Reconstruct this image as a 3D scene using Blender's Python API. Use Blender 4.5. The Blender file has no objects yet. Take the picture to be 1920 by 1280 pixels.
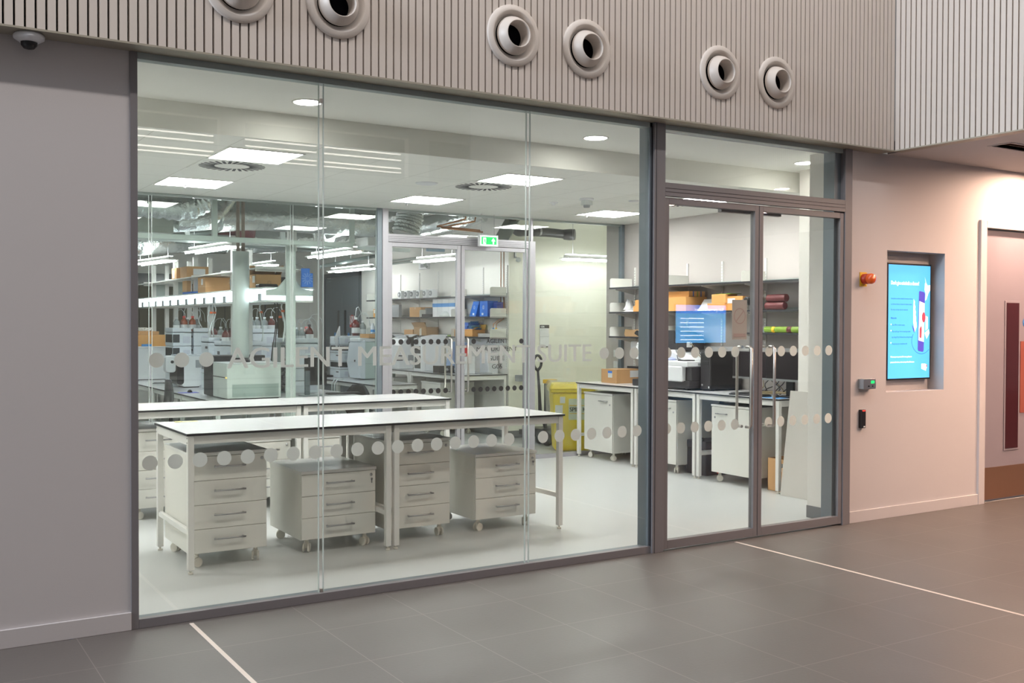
import bpy, bmesh, math, random
from mathutils import Vector, Matrix
random.seed(7)
C = bpy.context.scene.collection
SC = bpy.context.scene
PI = math.pi

# ------------------------------------------------------------------ camera
EYE = Vector((0, 0, 1.6))
FPX, YAW, PIT, ROL = 1922.0, math.radians(31.929), math.radians(0.975), math.radians(-0.188)
FW = Vector((math.sin(YAW)*math.cos(PIT), math.cos(YAW)*math.cos(PIT), -math.sin(PIT)))
RT = Vector((math.cos(YAW), -math.sin(YAW), 0))
DN = FW.cross(RT)
RT, DN = RT*math.cos(ROL)+DN*math.sin(ROL), DN*math.cos(ROL)-RT*math.sin(ROL)
cd = bpy.data.cameras.new('camera'); cam = bpy.data.objects.new('camera', cd); C.objects.link(cam)
cd.sensor_width = 36.0; cd.lens = 36.0*FPX/1920.0; cd.clip_start = 0.05; cd.clip_end = 200
m = Matrix((RT, -DN, -FW)).transposed().to_4x4(); m.translation = EYE
cam.matrix_world = m
SC.camera = cam
SC.view_settings.view_transform = 'Standard'; SC.view_settings.look = 'None'
SC.view_settings.exposure = 0.0; SC.view_settings.gamma = 1.0; SC.view_settings.use_curve_mapping = False
SC.cycles.use_denoising = True
SC.cycles.max_bounces = 12; SC.cycles.transparent_max_bounces = 24
SC.cycles.diffuse_bounces = 8; SC.cycles.glossy_bounces = 5
SC.cycles.sample_clamp_indirect = 6.0
SC.cycles.caustics_reflective = False; SC.cycles.caustics_refractive = False

# ------------------------------------------------------------------ daylight of the atrium
def lin(c):
    return tuple((x/255.0/12.92 if x/255.0 <= 0.04045 else ((x/255.0+0.055)/1.055)**2.4) for x in c)
W = bpy.data.worlds.new('atrium_daylight'); SC.world = W; W.use_nodes = True
bg = W.node_tree.nodes['Background']; bg.inputs[0].default_value = (1.0, 0.945, 0.93, 1); bg.inputs[1].default_value = 0.19

def area(name, loc, aim, sx, sy, power, col):
    l = bpy.data.lights.new(name, 'AREA'); l.shape = 'RECTANGLE'; l.size = sx; l.size_y = sy; l.energy = power; l.color = col
    o = bpy.data.objects.new(name, l); C.objects.link(o); o.location = loc
    d = (Vector(aim)-Vector(loc)).normalized(); o.rotation_euler = d.to_track_quat('-Z', 'Y').to_euler()
    return o
# high gallery lighting over the atrium floor: a long strip out from the wall and a cool rooflight on the left
area('gallery_light', (4.5, 2.1, 8.3), (4.5, 5.5, 2.9), 14, 0.2, 430, (1.0, 0.92, 0.86))
area('rooflight', (-9.5, 4.7, 6.0), (7, 3.6, 3.6), 3.0, 3.0, 1750, (0.80, 0.89, 1.0))

# ------------------------------------------------------------------ helpers
def at(x, y, X=None, Y=None, Z=None):
    """the point where the sight line of a photograph pixel meets a plane of the room"""
    v = RT*((x-960)/FPX) + DN*((y-640)/FPX) + FW
    t = (Z-EYE.z)/v.z if Z is not None else (X/v.x if X is not None else Y/v.y)
    return EYE + v*t

def mat(name, c, rough=0.5, metal=0.0, var=0.03, scale=6.0, bump=0.0, bscale=80.0, emit=None, es=1.0, trans=0.0, spec=0.5, coat=0.0, stretch=None):
    m = bpy.data.materials.new(name); m.use_nodes = True; nt = m.node_tree; b = nt.nodes['Principled BSDF']
    c = lin(c)
    b.inputs['Roughness'].default_value = rough; b.inputs['Metallic'].default_value = metal
    b.inputs['Specular IOR Level'].default_value = spec
    b.inputs['Coat Weight'].default_value = coat
    tc = nt.nodes.new('ShaderNodeTexCoord')
    src = tc.outputs['Object']
    if stretch:
        mp = nt.nodes.new('ShaderNodeMapping'); mp.inputs['Scale'].default_value = stretch
        nt.links.new(src, mp.inputs[0]); src = mp.outputs[0]
    n = nt.nodes.new('ShaderNodeTexNoise'); n.inputs['Scale'].default_value = scale; n.inputs['Detail'].default_value = 3
    nt.links.new(src, n.inputs['Vector'])
    r = nt.nodes.new('ShaderNodeMixRGB'); r.inputs[1].default_value = tuple(x*(1-var) for x in c)+(1,); r.inputs[2].default_value = tuple(min(1, x*(1+var)) for x in c)+(1,)
    nt.links.new(n.outputs['Fac'], r.inputs[0]); nt.links.new(r.outputs[0], b.inputs['Base Color'])
    if bump:
        n2 = nt.nodes.new('ShaderNodeTexNoise'); n2.inputs['Scale'].default_value = bscale; n2.inputs['Detail'].default_value = 4
        nt.links.new(src, n2.inputs['Vector'])
        bp = nt.nodes.new('ShaderNodeBump'); bp.inputs['Strength'].default_value = bump; bp.inputs['Distance'].default_value = 0.02
        nt.links.new(n2.outputs['Fac'], bp.inputs['Height']); nt.links.new(bp.outputs[0], b.inputs['Normal'])
    if emit:
        b.inputs['Emission Color'].default_value = lin(emit)+(1,); b.inputs['Emission Strength'].default_value = es
    if trans:
        b.inputs['Transmission Weight'].default_value = trans
    return m

def glass(name, tint, refl=1.0, rough=0.0):
    """clear pane: straight transmission plus a Fresnel (Schlick) mirror on each face"""
    m = bpy.data.materials.new(name); m.use_nodes = True; nt = m.node_tree; nt.nodes.clear()
    out = nt.nodes.new('ShaderNodeOutputMaterial'); mx = nt.nodes.new('ShaderNodeMixShader')
    tr = nt.nodes.new('ShaderNodeBsdfTransparent'); tr.inputs[0].default_value = tuple(tint)+(1,)
    gl = nt.nodes.new('ShaderNodeBsdfGlossy'); gl.inputs['Roughness'].default_value = rough; gl.inputs[0].default_value = (refl, refl, refl, 1)
    ge = nt.nodes.new('ShaderNodeNewGeometry'); dp = nt.nodes.new('ShaderNodeVectorMath'); dp.operation = 'DOT_PRODUCT'
    nt.links.new(ge.outputs['Normal'], dp.inputs[0]); nt.links.new(ge.outputs['Incoming'], dp.inputs[1])
    def M(op, a, b=None):
        k = nt.nodes.new('ShaderNodeMath'); k.operation = op
        for i, v in enumerate((a, b)):
            if v is None: continue
            if isinstance(v, (int, float)): k.inputs[i].default_value = v
            else: nt.links.new(v, k.inputs[i])
        return k.outputs[0]
    f = M('POWER', M('SUBTRACT', 1.0, M('ABSOLUTE', dp.outputs['Value'])), 5.0)
    f = M('ADD', M('MULTIPLY', f, 0.957), 0.043)
    nt.links.new(f, mx.inputs[0]); nt.links.new(tr.outputs[0], mx.inputs[1]); nt.links.new(gl.outputs[0], mx.inputs[2]); nt.links.new(mx.outputs[0], out.inputs[0])
    return m

class MB:
    """collects shapes into one mesh (world or local coordinates, as the caller likes)"""
    def __init__(s): s.v = []; s.f = []; s.sm = []
    def add(s, vs, fs, smooth=False):
        o = len(s.v); s.v += [tuple(v) for v in vs]; s.f += [tuple(i+o for i in f) for f in fs]; s.sm += [smooth]*len(fs); return s
    def box(s, x0, x1, y0, y1, z0, z1):
        v = [(x0,y0,z0),(x1,y0,z0),(x1,y1,z0),(x0,y1,z0),(x0,y0,z1),(x1,y0,z1),(x1,y1,z1),(x0,y1,z1)]
        return s.add(v, [(0,3,2,1),(4,5,6,7),(0,1,5,4),(1,2,6,5),(2,3,7,6),(3,0,4,7)])
    def rbox(s, x0, x1, y0, y1, z0, z1, r=0.01, axis='z', n=4):
        """box with rounded corners about one axis"""
        A = {'z': (x0,x1,y0,y1,z0,z1), 'y': (x0,x1,z0,z1,y0,y1), 'x': (y0,y1,z0,z1,x0,x1)}[axis]
        p = []
        for cx, cy, a0 in ((A[1]-r,A[3]-r,0),(A[0]+r,A[3]-r,90),(A[0]+r,A[2]+r,180),(A[1]-r,A[2]+r,270)):
            for k in range(n+1):
                a = math.radians(a0+90*k/n); p.append((cx+r*math.cos(a), cy+r*math.sin(a)))
        return s.prism(p, axis, A[4], A[5])
    def prism(s, p, axis, a, b):
        f = {'z': lambda u,v,w: (u,v,w), 'y': lambda u,v,w: (u,w,v), 'x': lambda u,v,w: (w,u,v)}[axis]
        n = len(p); vs = [f(u,v,a) for u,v in p]+[f(u,v,b) for u,v in p]
        fs = [tuple(range(n))[::-1], tuple(range(n,2*n))]+[(i,(i+1)%n,(i+1)%n+n,i+n) for i in range(n)]
        return s.add(vs, fs)
    def tube(s, pts, r, n=8, cap=True, smooth=True):
        pts = [Vector(p) for p in pts]; vs = []; up = None
        rr = r if isinstance(r, (list, tuple)) else [r]*len(pts)
        for i, p in enumerate(pts):
            d = (pts[min(i+1,len(pts)-1)]-pts[max(i-1,0)]).normalized()
            if up is None: up = d.orthogonal().normalized()
            else:
                up = (up-d*up.dot(d))
                up = up.normalized() if up.length > 1e-5 else d.orthogonal().normalized()
            q = d.cross(up)
            for k in range(n):
                a = 2*PI*k/n; vs.append(p+(up*math.cos(a)+q*math.sin(a))*rr[i])
        fs = []
        for i in range(len(pts)-1):
            for k in range(n): fs.append((i*n+k, i*n+(k+1)%n, (i+1)*n+(k+1)%n, (i+1)*n+k))
        s.add(vs, fs, smooth)
        if cap:
            o = len(s.v)-len(vs)
            s.f += [tuple(o+k for k in range(n))[::-1], tuple(o+(len(pts)-1)*n+k for k in range(n))]; s.sm += [False, False]
        return s
    def cyl(s, p0, p1, r, n=16): return s.tube([p0, p1], r, n)
    def lathe(s, prof, o, ax='z', n=32, smooth=True):
        """profile [(radius, height)] turned about an axis through o"""
        vs = []
        for r, h in prof:
            for k in range(n):
                a = 2*PI*k/n; c, d = r*math.cos(a), r*math.sin(a)
                vs.append({'z': (o[0]+c,o[1]+d,o[2]+h), 'y': (o[0]+c,o[1]+h,o[2]+d), 'x': (o[0]+h,o[1]+c,o[2]+d)}[ax])
        fs = [(i*n+k, i*n+(k+1)%n, (i+1)*n+(k+1)%n, (i+1)*n+k) for i in range(len(prof)-1) for k in range(n)]
        return s.add(vs, fs, smooth)
    def disc(s, o, rx, rz, y, n=20, t=0.0):
        return s.prism([(o[0]+rx*math.cos(2*PI*k/n), o[1]+rz*math.sin(2*PI*k/n)) for k in range(n)], 'y', y, y-t)
    def text(s, body, org, right, up, height, width=None, bold=0.0, thick=0.0006, align='l', lines=1):
        cu = bpy.data.curves.new('lettering', 'FONT'); cu.body = body; cu.size = 1; cu.offset = 0.0; cu.extrude = 0.0; cu.resolution_u = 3
        o = bpy.data.objects.new('lettering', cu); me = bpy.data.meshes.new_from_object(o)
        xs = [v.co.x for v in me.vertices]; x0, x1 = min(xs), max(xs)
        cap = 0.729
        sy = height/cap; sx = (width/(x1-x0)) if width else sy
        wtot = (x1-x0)*sx; sh = {'l': 0, 'c': -wtot/2, 'r': -wtot}[align]
        R_, U = Vector(right).normalized(), Vector(up).normalized(); O = Vector(org)
        off = [0.0] if not bold else [-bold*0.12, bold*0.12]
        for q in off: s.add([O+R_*((v.co.x-x0)*sx+sh+q)+U*(v.co.y*sy)+R_.cross(U)*(0.0001*(q > 0)) for v in me.vertices], [tuple(p.vertices) for p in me.polygons])
        bpy.data.objects.remove(o); bpy.data.curves.remove(cu); bpy.data.meshes.remove(me)
        return s
    def mesh(s, name, m, org=(0,0,0), bevel=0.0):
        me = bpy.data.meshes.new(name)
        me.from_pydata([(v[0]-org[0], v[1]-org[1], v[2]-org[2]) for v in s.v], [], s.f); me.update()
        for p, k in zip(me.polygons, s.sm): p.use_smooth = k
        bm = bmesh.new(); bm.from_mesh(me); bmesh.ops.recalc_face_normals(bm, faces=bm.faces); bm.to_mesh(me); bm.free()
        if m: me.materials.append(m)
        return me

def obj(name, mb, m, parent=None, org=(0,0,0), bevel=0.0, seg=2):
    o = bpy.data.objects.new(name, mb.mesh(name, m, org)); C.objects.link(o)
    if parent is not None: o.parent = parent
    else: o.location = org
    if bevel:
        b = o.modifiers.new('bevel', 'BEVEL'); b.width = bevel; b.segments = seg; b.limit_method = 'ANGLE'; b.angle_limit = math.radians(50)
    return o

class T:
    """a thing: an Empty at its base; parts are given in world coordinates (or local ones when it is a prototype at the origin)"""
    def __init__(s, name, label=None, cat=None, loc=(0,0,0), group=None, kind=None):
        s.o = bpy.data.objects.new(name, None); C.objects.link(s.o); s.o.location = loc; s.org = tuple(loc); s.o.empty_display_size = 0.1
        if label: s.o['label'] = label
        if cat: s.o['category'] = cat
        if group: s.o['group'] = group
        if kind: s.o['kind'] = kind
    def p(s, name, mb, m, bevel=0.0, label=None, seg=2):
        o = obj(name, mb, m, s.o, s.org, bevel, seg)
        if label: o['label'] = label
        return Sub(o, s.org)
class Sub:
    def __init__(s, o, org): s.o = o; s.org = org
    def p(s, name, mb, m, bevel=0.0, label=None):
        o = obj(name, mb, m, s.o, s.org, bevel)
        if label: o['label'] = label
        return s

def tag(o, label, cat, group=None):
    o['label'] = label; o['category'] = cat
    if group: o['group'] = group
    return o
def single(name, mb, m, label, cat, org, group=None, bevel=0.0):
    return tag(obj(name, mb, m, None, tuple(org), bevel), label, cat, group)
def struct(name, mb, m, bevel=0.0):
    o = obj(name, mb, m, None, (0,0,0), bevel); o['kind'] = 'structure'; return o
def dup(root, loc, rot=0.0, label=None, group=None):
    r = root.copy(); C.objects.link(r); r.location = loc; r.rotation_euler = (0,0,rot)
    if label: r['label'] = label
    if group: r['group'] = group
    for ch in list(root.children):
        c = ch.copy(); C.objects.link(c); c.parent = r
        for g in ch.children:
            d = g.copy(); C.objects.link(d); d.parent = c
    return r

# ------------------------------------------------------------------ materials
M = {}
M['hall_wall'] = mat('painted_plaster', (198,194,195), 0.6, var=0.012, scale=2, bump=0.05, bscale=250)
M['slat'] = mat('slat_lacquer', (216,208,201), 0.42, var=0.015, bump=0.02)
M['slat_gap'] = mat('dark_felt', (20,20,24), 0.95, spec=0.0)
M['trim_metal'] = mat('grey_trim_metal', (172,166,152), 0.42, metal=0.2)
M['frame_dark'] = mat('dark_grey_powder_coat', (122,119,122), 0.4, metal=0.0, var=0.02, bump=0.02, bscale=400)
M['frame_back'] = mat('grey_blue_powder_coat', (112,122,130), 0.4, metal=0.2)
M['frame_light'] = mat('silver_powder_coat', (176,174,180), 0.35, metal=0.35)
M['frame_slot'] = mat('dark_rubber_gasket', (40,42,48), 0.6)
M['glass'] = glass('clear_glass', (0.972,0.985,0.972))
M['glass_in'] = glass('green_tinted_glass', (0.955,0.988,0.976))
M['glass_edge'] = mat('polished_glass_edge', (205,215,212), 0.25)
M['film'] = mat('frosted_film', (236,244,240), 0.7)
_nt = M['film'].node_tree; _tl = _nt.nodes.new('ShaderNodeBsdfTranslucent'); _tl.inputs[0].default_value = lin((214,214,208))+(1,)
_mx = _nt.nodes.new('ShaderNodeMixShader'); _mx.inputs[0].default_value = 0.24
_nt.links.new(_nt.nodes['Principled BSDF'].outputs[0], _mx.inputs[1]); _nt.links.new(_tl.outputs[0], _mx.inputs[2]); _nt.links.new(_mx.outputs[0], _nt.nodes['Material Output'].inputs[0])
M['film_dark'] = mat('dark_vinyl', (30,26,28), 0.6)
M['steel'] = mat('brushed_steel', (205,200,195), 0.28, metal=1.0, stretch=(1,1,30))
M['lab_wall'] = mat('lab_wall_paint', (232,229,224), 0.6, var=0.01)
M['lab_wall_right'] = mat('dimmed_warm_wall_paint', (188,182,179), 0.6, var=0.01)  # lab wall paint darkened for this wall, offsetting strong light from the close panels
M['cream_wall'] = mat('cream_wall_paint', (242,241,228), 0.55, var=0.01)
M['tile'] = mat('ceiling_tile', (248,249,245), 0.75, var=0.012, bump=0.04, bscale=300)
M['cove'] = mat('dark_grey_cove', (112,114,118), 0.5)
M['white_steel'] = mat('white_steel', (232,231,228), 0.35, var=0.01)
M['black_core'] = mat('black_laminate_core', (40,40,44), 0.45)
M['laminate'] = mat('white_laminate', (236,236,238), 0.22, var=0.01, coat=0.3)
M['board'] = mat('melamine_board', (228,227,221), 0.45, var=0.012)
M['board_top'] = mat('melamine_top', (224,223,220), 0.28, var=0.012)
M['wheel'] = mat('pale_caster_plastic', (226,222,212), 0.4)
M['zinc'] = mat('satin_zinc', (176,176,178), 0.3, metal=0.9)
M['white_plastic'] = mat('white_plastic', (232,234,238), 0.35, var=0.01)
M['cool_plastic'] = mat('cool_white_plastic', (222,228,236), 0.35, var=0.01)
M['grey_plastic'] = mat('grey_plastic', (150,154,158), 0.4)
M['dark_plastic'] = mat('charcoal_plastic', (52,50,54), 0.4)
M['black_plastic'] = mat('black_plastic', (26,25,28), 0.35)
M['screen_off'] = mat('switched_off_screen', (34,28,32), 0.12)
M['window_dark'] = mat('smoked_window', (58,62,66), 0.15)
M['card'] = mat('brown_cardboard', (196,152,104), 0.8, var=0.05, bump=0.05)
M['card_dark'] = mat('dull_cardboard', (168,134,96), 0.8, var=0.05)
M['card_orange'] = mat('tan_cardboard', (214,158,92), 0.75, var=0.04)
M['paper'] = mat('white_paper', (238,238,240), 0.7)
M['label'] = mat('printed_label', (226,228,230), 0.6)
M['blue'] = mat('blue_card', (28,104,196), 0.45)
M['blue_light'] = mat('light_blue_plastic', (70,140,205), 0.5)
M['orange'] = mat('orange_plastic', (232,110,60), 0.5)
M['red'] = mat('red_plastic', (200,44,44), 0.4)
M['green'] = mat('green_tube', (126,158,52), 0.45)
M['yellow'] = mat('yellow_bin_plastic', (232,206,40), 0.45, var=0.03)
M['amber_plastic'] = mat('yellow_plate', (236,190,32), 0.5)
M['foil'] = mat('aluminium_foil_duct', (232,236,236), 0.26, metal=1.0, var=0.08, bump=1.0, bscale=12)
M['foil_flex'] = mat('crinkled_foil_hose', (222,228,228), 0.3, metal=1.0, var=0.15, bump=1.0, bscale=40)
M['galv'] = mat('galvanised_steel', (170,180,178), 0.4, metal=0.7, var=0.06)
M['teal_grey'] = mat('pale_green_grey_steel', (202,210,207), 0.45, var=0.02)
M['copper'] = mat('copper_pipe', (205,140,90), 0.3, metal=0.9)
M['pipe_dark'] = mat('dark_plastic_pipe', (62,62,64), 0.35)
M['maroon'] = mat('dark_red_cladding', (98,44,46), 0.5)
M['concrete'] = mat('painted_concrete_soffit', (150,154,150), 0.85, var=0.1, scale=2)
M['blind'] = mat('olive_fabric_blind', (98,94,78), 0.85, var=0.1, stretch=(30,30,1))
M['door_grey'] = mat('grey_door_laminate', (122,128,134), 0.45)
M['door_mauve'] = mat('mauve_grey_door', (142,134,142), 0.45)
M['kick'] = mat('bronze_steel_plate', (176,136,112), 0.35, metal=0.85, stretch=(40,1,1))
M['cable'] = mat('black_cable', (34,32,36), 0.5)
M['cable_tan'] = mat('tan_cable', (140,124,92), 0.55)
M['tubing'] = mat('clear_white_tubing', (222,228,230), 0.3)
M['amber_glass'] = mat('amber_bottle_glass', (128,56,22), 0.12, var=0.05, coat=0.5)
M['dark_amber_glass'] = mat('dark_amber_bottle_glass', (92,28,24), 0.12, coat=0.5)
M['bottle_glass'] = mat('clear_bottle_glass', (206,216,216), 0.08, trans=0.55)
M['wrap'] = glass('clear_plastic_wrap', (0.96,0.96,0.93), 1.0, 0.18)
M['frost'] = mat('translucent_shelf_end', (214,220,218), 0.4)
def emis(name, c, s):
    m = mat(name, c, 0.5, emit=c, es=s); return m
M['panel_on'] = emis('lit_ceiling_panel', (255,255,252), 37.0)
M['down_on'] = emis('lit_downlight', (255,252,244), 60.0)
M['tube_on'] = emis('lit_tube', (250,252,255), 62.0)
M['shelf_on'] = emis('lit_shelf_lamp', (240,248,255), 5.0)
M['glow_on'] = emis('upward_glow', (250,252,255), 16.0)
M['hall_tube_on'] = emis('lit_hall_strip', (255,246,232), 7.0)

# ================================================================== THE SETTING
D = 5.567          # plane of the shopfront glazing
ZH = 3.01          # head height
YP = 10.177        # inner glazed partition
XW = 7.98          # right wall of the front room
XB = 7.55          # shelf wall of the back room

def floor_tiles():
    m = mat('grey_stone_tile', (98,93,90), 0.36, var=0.05, scale=1.3, bump=0.03, bscale=60)
    nt = m.node_tree; b = nt.nodes['Principled BSDF']
    tc = nt.nodes.new('ShaderNodeTexCoord'); mp = nt.nodes.new('ShaderNodeMapping'); mp.inputs['Location'].default_value = (-1.43, -5.03, 0)
    br = nt.nodes.new('ShaderNodeTexBrick'); br.offset = 0.0; br.inputs['Scale'].default_value = 1
    br.inputs['Brick Width'].default_value = 0.565; br.inputs['Row Height'].default_value = 0.565; br.inputs['Mortar Size'].default_value = 0.0022; br.inputs['Mortar Smooth'].default_value = 0.1
    old = b.inputs['Base Color'].links[0].from_socket
    mx = nt.nodes.new('ShaderNodeMixRGB'); mx.inputs[2].default_value = lin((140,132,126))+(1,)
    nt.links.new(tc.outputs['Object'], mp.inputs[0]); nt.links.new(mp.outputs[0], br.inputs['Vector'])
    k = nt.nodes.new('ShaderNodeMath'); k.operation = 'MULTIPLY'; k.inputs[1].default_value = 0.6
    nt.links.new(br.outputs['Fac'], k.inputs[0]); nt.links.new(k.outputs[0], mx.inputs[0]); nt.links.new(old, mx.inputs[1]); nt.links.new(mx.outputs[0], b.inputs['Base Color'])
    rn = nt.nodes.new('ShaderNodeTexNoise'); rn.inputs['Scale'].default_value = 0.9
    rr = nt.nodes.new('ShaderNodeMapRange'); rr.inputs['To Min'].default_value = 0.34; rr.inputs['To Max'].default_value = 0.5
    nt.links.new(tc.outputs['Object'], rn.inputs['Vector']); nt.links.new(rn.outputs['Fac'], rr.inputs['Value']); nt.links.new(rr.outputs[0], b.inputs['Roughness'])
    return m
def grid_tile(name, col, line, ox, oy, px_, py_, w, rough):
    m = mat(name, col, rough, var=0.012, scale=2, bump=0.03, bscale=300)
    nt = m.node_tree; b = nt.nodes['Principled BSDF']
    tc = nt.nodes.new('ShaderNodeTexCoord'); mp = nt.nodes.new('ShaderNodeMapping'); mp.inputs['Location'].default_value = (-ox, -oy, 0)
    br = nt.nodes.new('ShaderNodeTexBrick'); br.offset = 0.0; br.inputs['Scale'].default_value = 1
    br.inputs['Brick Width'].default_value = px_; br.inputs['Row Height'].default_value = py_; br.inputs['Mortar Size'].default_value = w; br.inputs['Mortar Smooth'].default_value = 0.1
    old = b.inputs['Base Color'].links[0].from_socket
    mx = nt.nodes.new('ShaderNodeMixRGB'); mx.inputs[2].default_value = lin(line)+(1,)
    nt.links.new(tc.outputs['Object'], mp.inputs[0]); nt.links.new(mp.outputs[0], br.inputs['Vector'])
    nt.links.new(br.outputs['Fac'], mx.inputs[0]); nt.links.new(old, mx.inputs[1]); nt.links.new(mx.outputs[0], b.inputs['Base Color'])
    return m
M['hall_floor'] = floor_tiles()
M['lab_floor'] = mat('grey_vinyl_floor', (190,192,192), 0.33, var=0.02, scale=3, bump=0.015, bscale=200)
M['lab_ceiling'] = grid_tile('white_ceiling_tiles', (249,250,246), (216,216,210), 2.131, 7.215, 0.5787, 0.5787, 0.003, 0.75)

struct('floor', MB().box(-9, 24, -11, D+0.02, -0.1, 0), M['hall_floor'])
struct('floor_lab', MB().box(-1.6, 10.6, D+0.02, 19.5, -0.1, 0), M['lab_floor'])
struct('trim_1', MB().box(1.418, 1.440, -6, D-0.05, 0, 0.0015), mat('pale_floor_strip', (214,200,190), 0.35))
struct('trim_2', MB().box(5.374, 5.396, -6, D-0.05, 0, 0.0015), bpy.data.materials['pale_floor_strip'])

# hall walls
w = MB().box(-5, 1.132, D, 5.9, 0, ZH)
struct('wall_left', w, M['hall_wall'])
w = MB()
nx0, nx1, nz0, nz1, nb = 7.124, 7.887, 1.043, 2.222, 5.725
dx0, dx1, dzt = 8.43, 10.37, 2.49
w.box(6.655, nx0, D, 5.9, 0, ZH).box(nx1, dx0, D, 5.9, 0, ZH).box(dx1, 12, D, 5.9, 0, ZH)
w.box(nx0, nx1, D, 5.9, 0, nz0).box(nx0, nx1, D, 5.9, nz1, ZH).box(nx0, nx1, nb, 5.9, nz0, nz1).box(dx0, dx1, D, 5.9, dzt, ZH)
struct('wall_right', w, M['hall_wall'])
struct('baseboard_left', MB().box(-5, 1.132, D-0.016, D, 0, 0.093), M['hall_wall'], 0.002)
struct('baseboard_right', MB().box(6.672, 8.372, D-0.016, D, 0, 0.093), M['hall_wall'], 0.002)

# slatted cladding above the glazing, wrapped round the corner
YS, XS, ZT = 5.42, 7.016, 6.6
NOZ = (1.662, 2.222, 3.378, 3.940, 5.105, 5.667)
s = MB(); x = XS-0.010
while x > -4.2:
    hit = [n for n in NOZ if abs(x-0.019-n) < 0.158]
    if hit:
        h = math.sqrt(0.16**2-min(0.158, abs(x-0.019-hit[0]))**2)
        s.box(x-0.037, x, YS, YS+0.034, ZH, 3.385-h).box(x-0.037, x, YS, YS+0.034, 3.385+h, ZT)
    else: s.box(x-0.037, x, YS, YS+0.034, ZH, ZT)
    x -= 0.0473
struct('wall_slatted_front', s, M['slat'], 0.0)
s = MB(); y = YS-0.004
while y > -1.2:
    s.box(XS, XS+0.034, y-0.037, y, ZH, ZT); y -= 0.0477
struct('wall_slatted_side', s, M['slat'])
struct('wall_backing', MB().box(-4.3, XS+0.05, YS+0.045, D+0.1, ZH+0.004, ZT).box(XS+0.045, XS+0.15, -1.3, YS+0.03, ZH+0.004, ZT), M['slat_gap'])
struct('trim_3', MB().box(-4.3, XS+0.004, YS-0.002, D, ZH-0.006, ZH+0.004).box(XS-0.002, XS+0.10, -1.3, YS+0.01, ZH-0.006, ZH+0.004), M['trim_metal'])
cl = MB().box(XS+0.1, 12, 4.86, D, ZH, ZH+0.1).box(XS+0.1, 7.45, 4.70, 4.86, ZH, ZH+0.1).box(8.35, 12, 4.70, 4.86, ZH, ZH+0.1).box(XS+0.1, 12, -1.3, 4.70, ZH, ZH+0.1)
struct('ceiling_hall', cl, M['hall_wall'])
vt = T('ceiling_vent', 'recessed slot vent with pale rim in the low ceiling beyond the slatted corner', 'vent', (7.9, 4.78, ZH))
vt.p('rim', MB().box(7.43, 8.37, 4.68, 4.70, ZH-0.006, ZH+0.06).box(7.43, 8.37, 4.86, 4.88, ZH-0.006, ZH+0.06).box(7.43, 7.45, 4.70, 4.86, ZH-0.006, ZH+0.06).box(8.35, 8.37, 4.70, 4.86, ZH-0.006, ZH+0.06), M['hall_wall'])
vt.p('slot', MB().box(7.45, 8.35, 4.70, 4.86, ZH+0.055, ZH+0.06).box(7.45, 8.35, 4.745, 4.75, ZH+0.01, ZH+0.055).box(7.45, 8.35, 4.805, 4.81, ZH+0.01, ZH+0.055), mat('vent_brown', (96,72,66), 0.6))

# far side of the hall, seen only mirrored in the glass
g = MB().box(-8, 24, -9.2, -9.0, 0, 4.75).box(-8, 24, -9.2, -9.0, 5.62, 7.2)
for x in (-8, -3.6, 0.4, 5.8, 9.9, 13.0, 17, 23): g.box(x, x+0.5, -9.2, -9.0, 4.75, 5.62)
struct('wall_opposite', g, mat('far_wall_paint', (205,198,190), 0.7))
struct('window_3', MB().box(-8, 24, -11.0, -10.9, 3.6, 6.3), mat('far_gallery_panel', (84,84,82), 0.6))
for k, (z, th) in enumerate(((5.30, 0.02), (5.17, 0.02), (4.99, 0.022), (4.90, 0.018))):
    for x0, x1 in ((1.0, 3.2), (3.35, 5.75), (6.35, 7.9), (8.05, 9.85)):
        single('gallery_lamp', MB().box(x0, x1, -9.32, -9.28, z, z+th), M['hall_tube_on'], 'strip lamp of the gallery across the hall, mirrored high in the left glass', 'lamp', (x0, -9.3, z), 'gallery strip lamps mirrored in the glass')
# front room shell
struct('ceiling_front', MB().box(-1.5, 8.1, D+0.1, 6.8, 3.03, 3.12), M['tile'])
struct('ceiling_lab', MB().box(-1.5, 8.1, 6.8, YP-0.02, 2.845, 2.95), M['lab_ceiling'])
struct('trim_4', MB().box(-1.5, 8.1, 6.785, 6.8, 2.845, 3.03), mat('bulkhead_paint', (234,234,228), 0.6))
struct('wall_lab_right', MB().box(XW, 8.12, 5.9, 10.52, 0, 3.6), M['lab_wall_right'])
struct('wall_riser', MB().box(7.3, XW, 5.9, 6.68, 0, 3.03), M['lab_wall'])
struct('wall_jamb', MB().box(6.60, 6.655, D+0.06, 5.9, 0, ZH), M['lab_wall'])
struct('wall_lab_front', MB().box(6.6, 7.3, 5.9, 5.93, 0, ZH).box(-1.5, 1.1, 5.9, 5.93, 0, ZH), M['lab_wall'])
struct('wall_lab_left', MB().box(-1.6, -1.5, D+0.3, 19.4, 0, 3.6), M['lab_wall'])
cv = MB().box(6.592, 6.6, D+0.06, 5.93, 0, 0.1).box(7.292, 7.3, 5.93, 6.69, 0, 0.1).box(7.972, XW, 6.69, 10.52, 0, 0.1).box(6.6, 7.3, 5.93, 5.938, 0, 0.1)
struct('baseboard_lab', cv, M['cove'])
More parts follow.
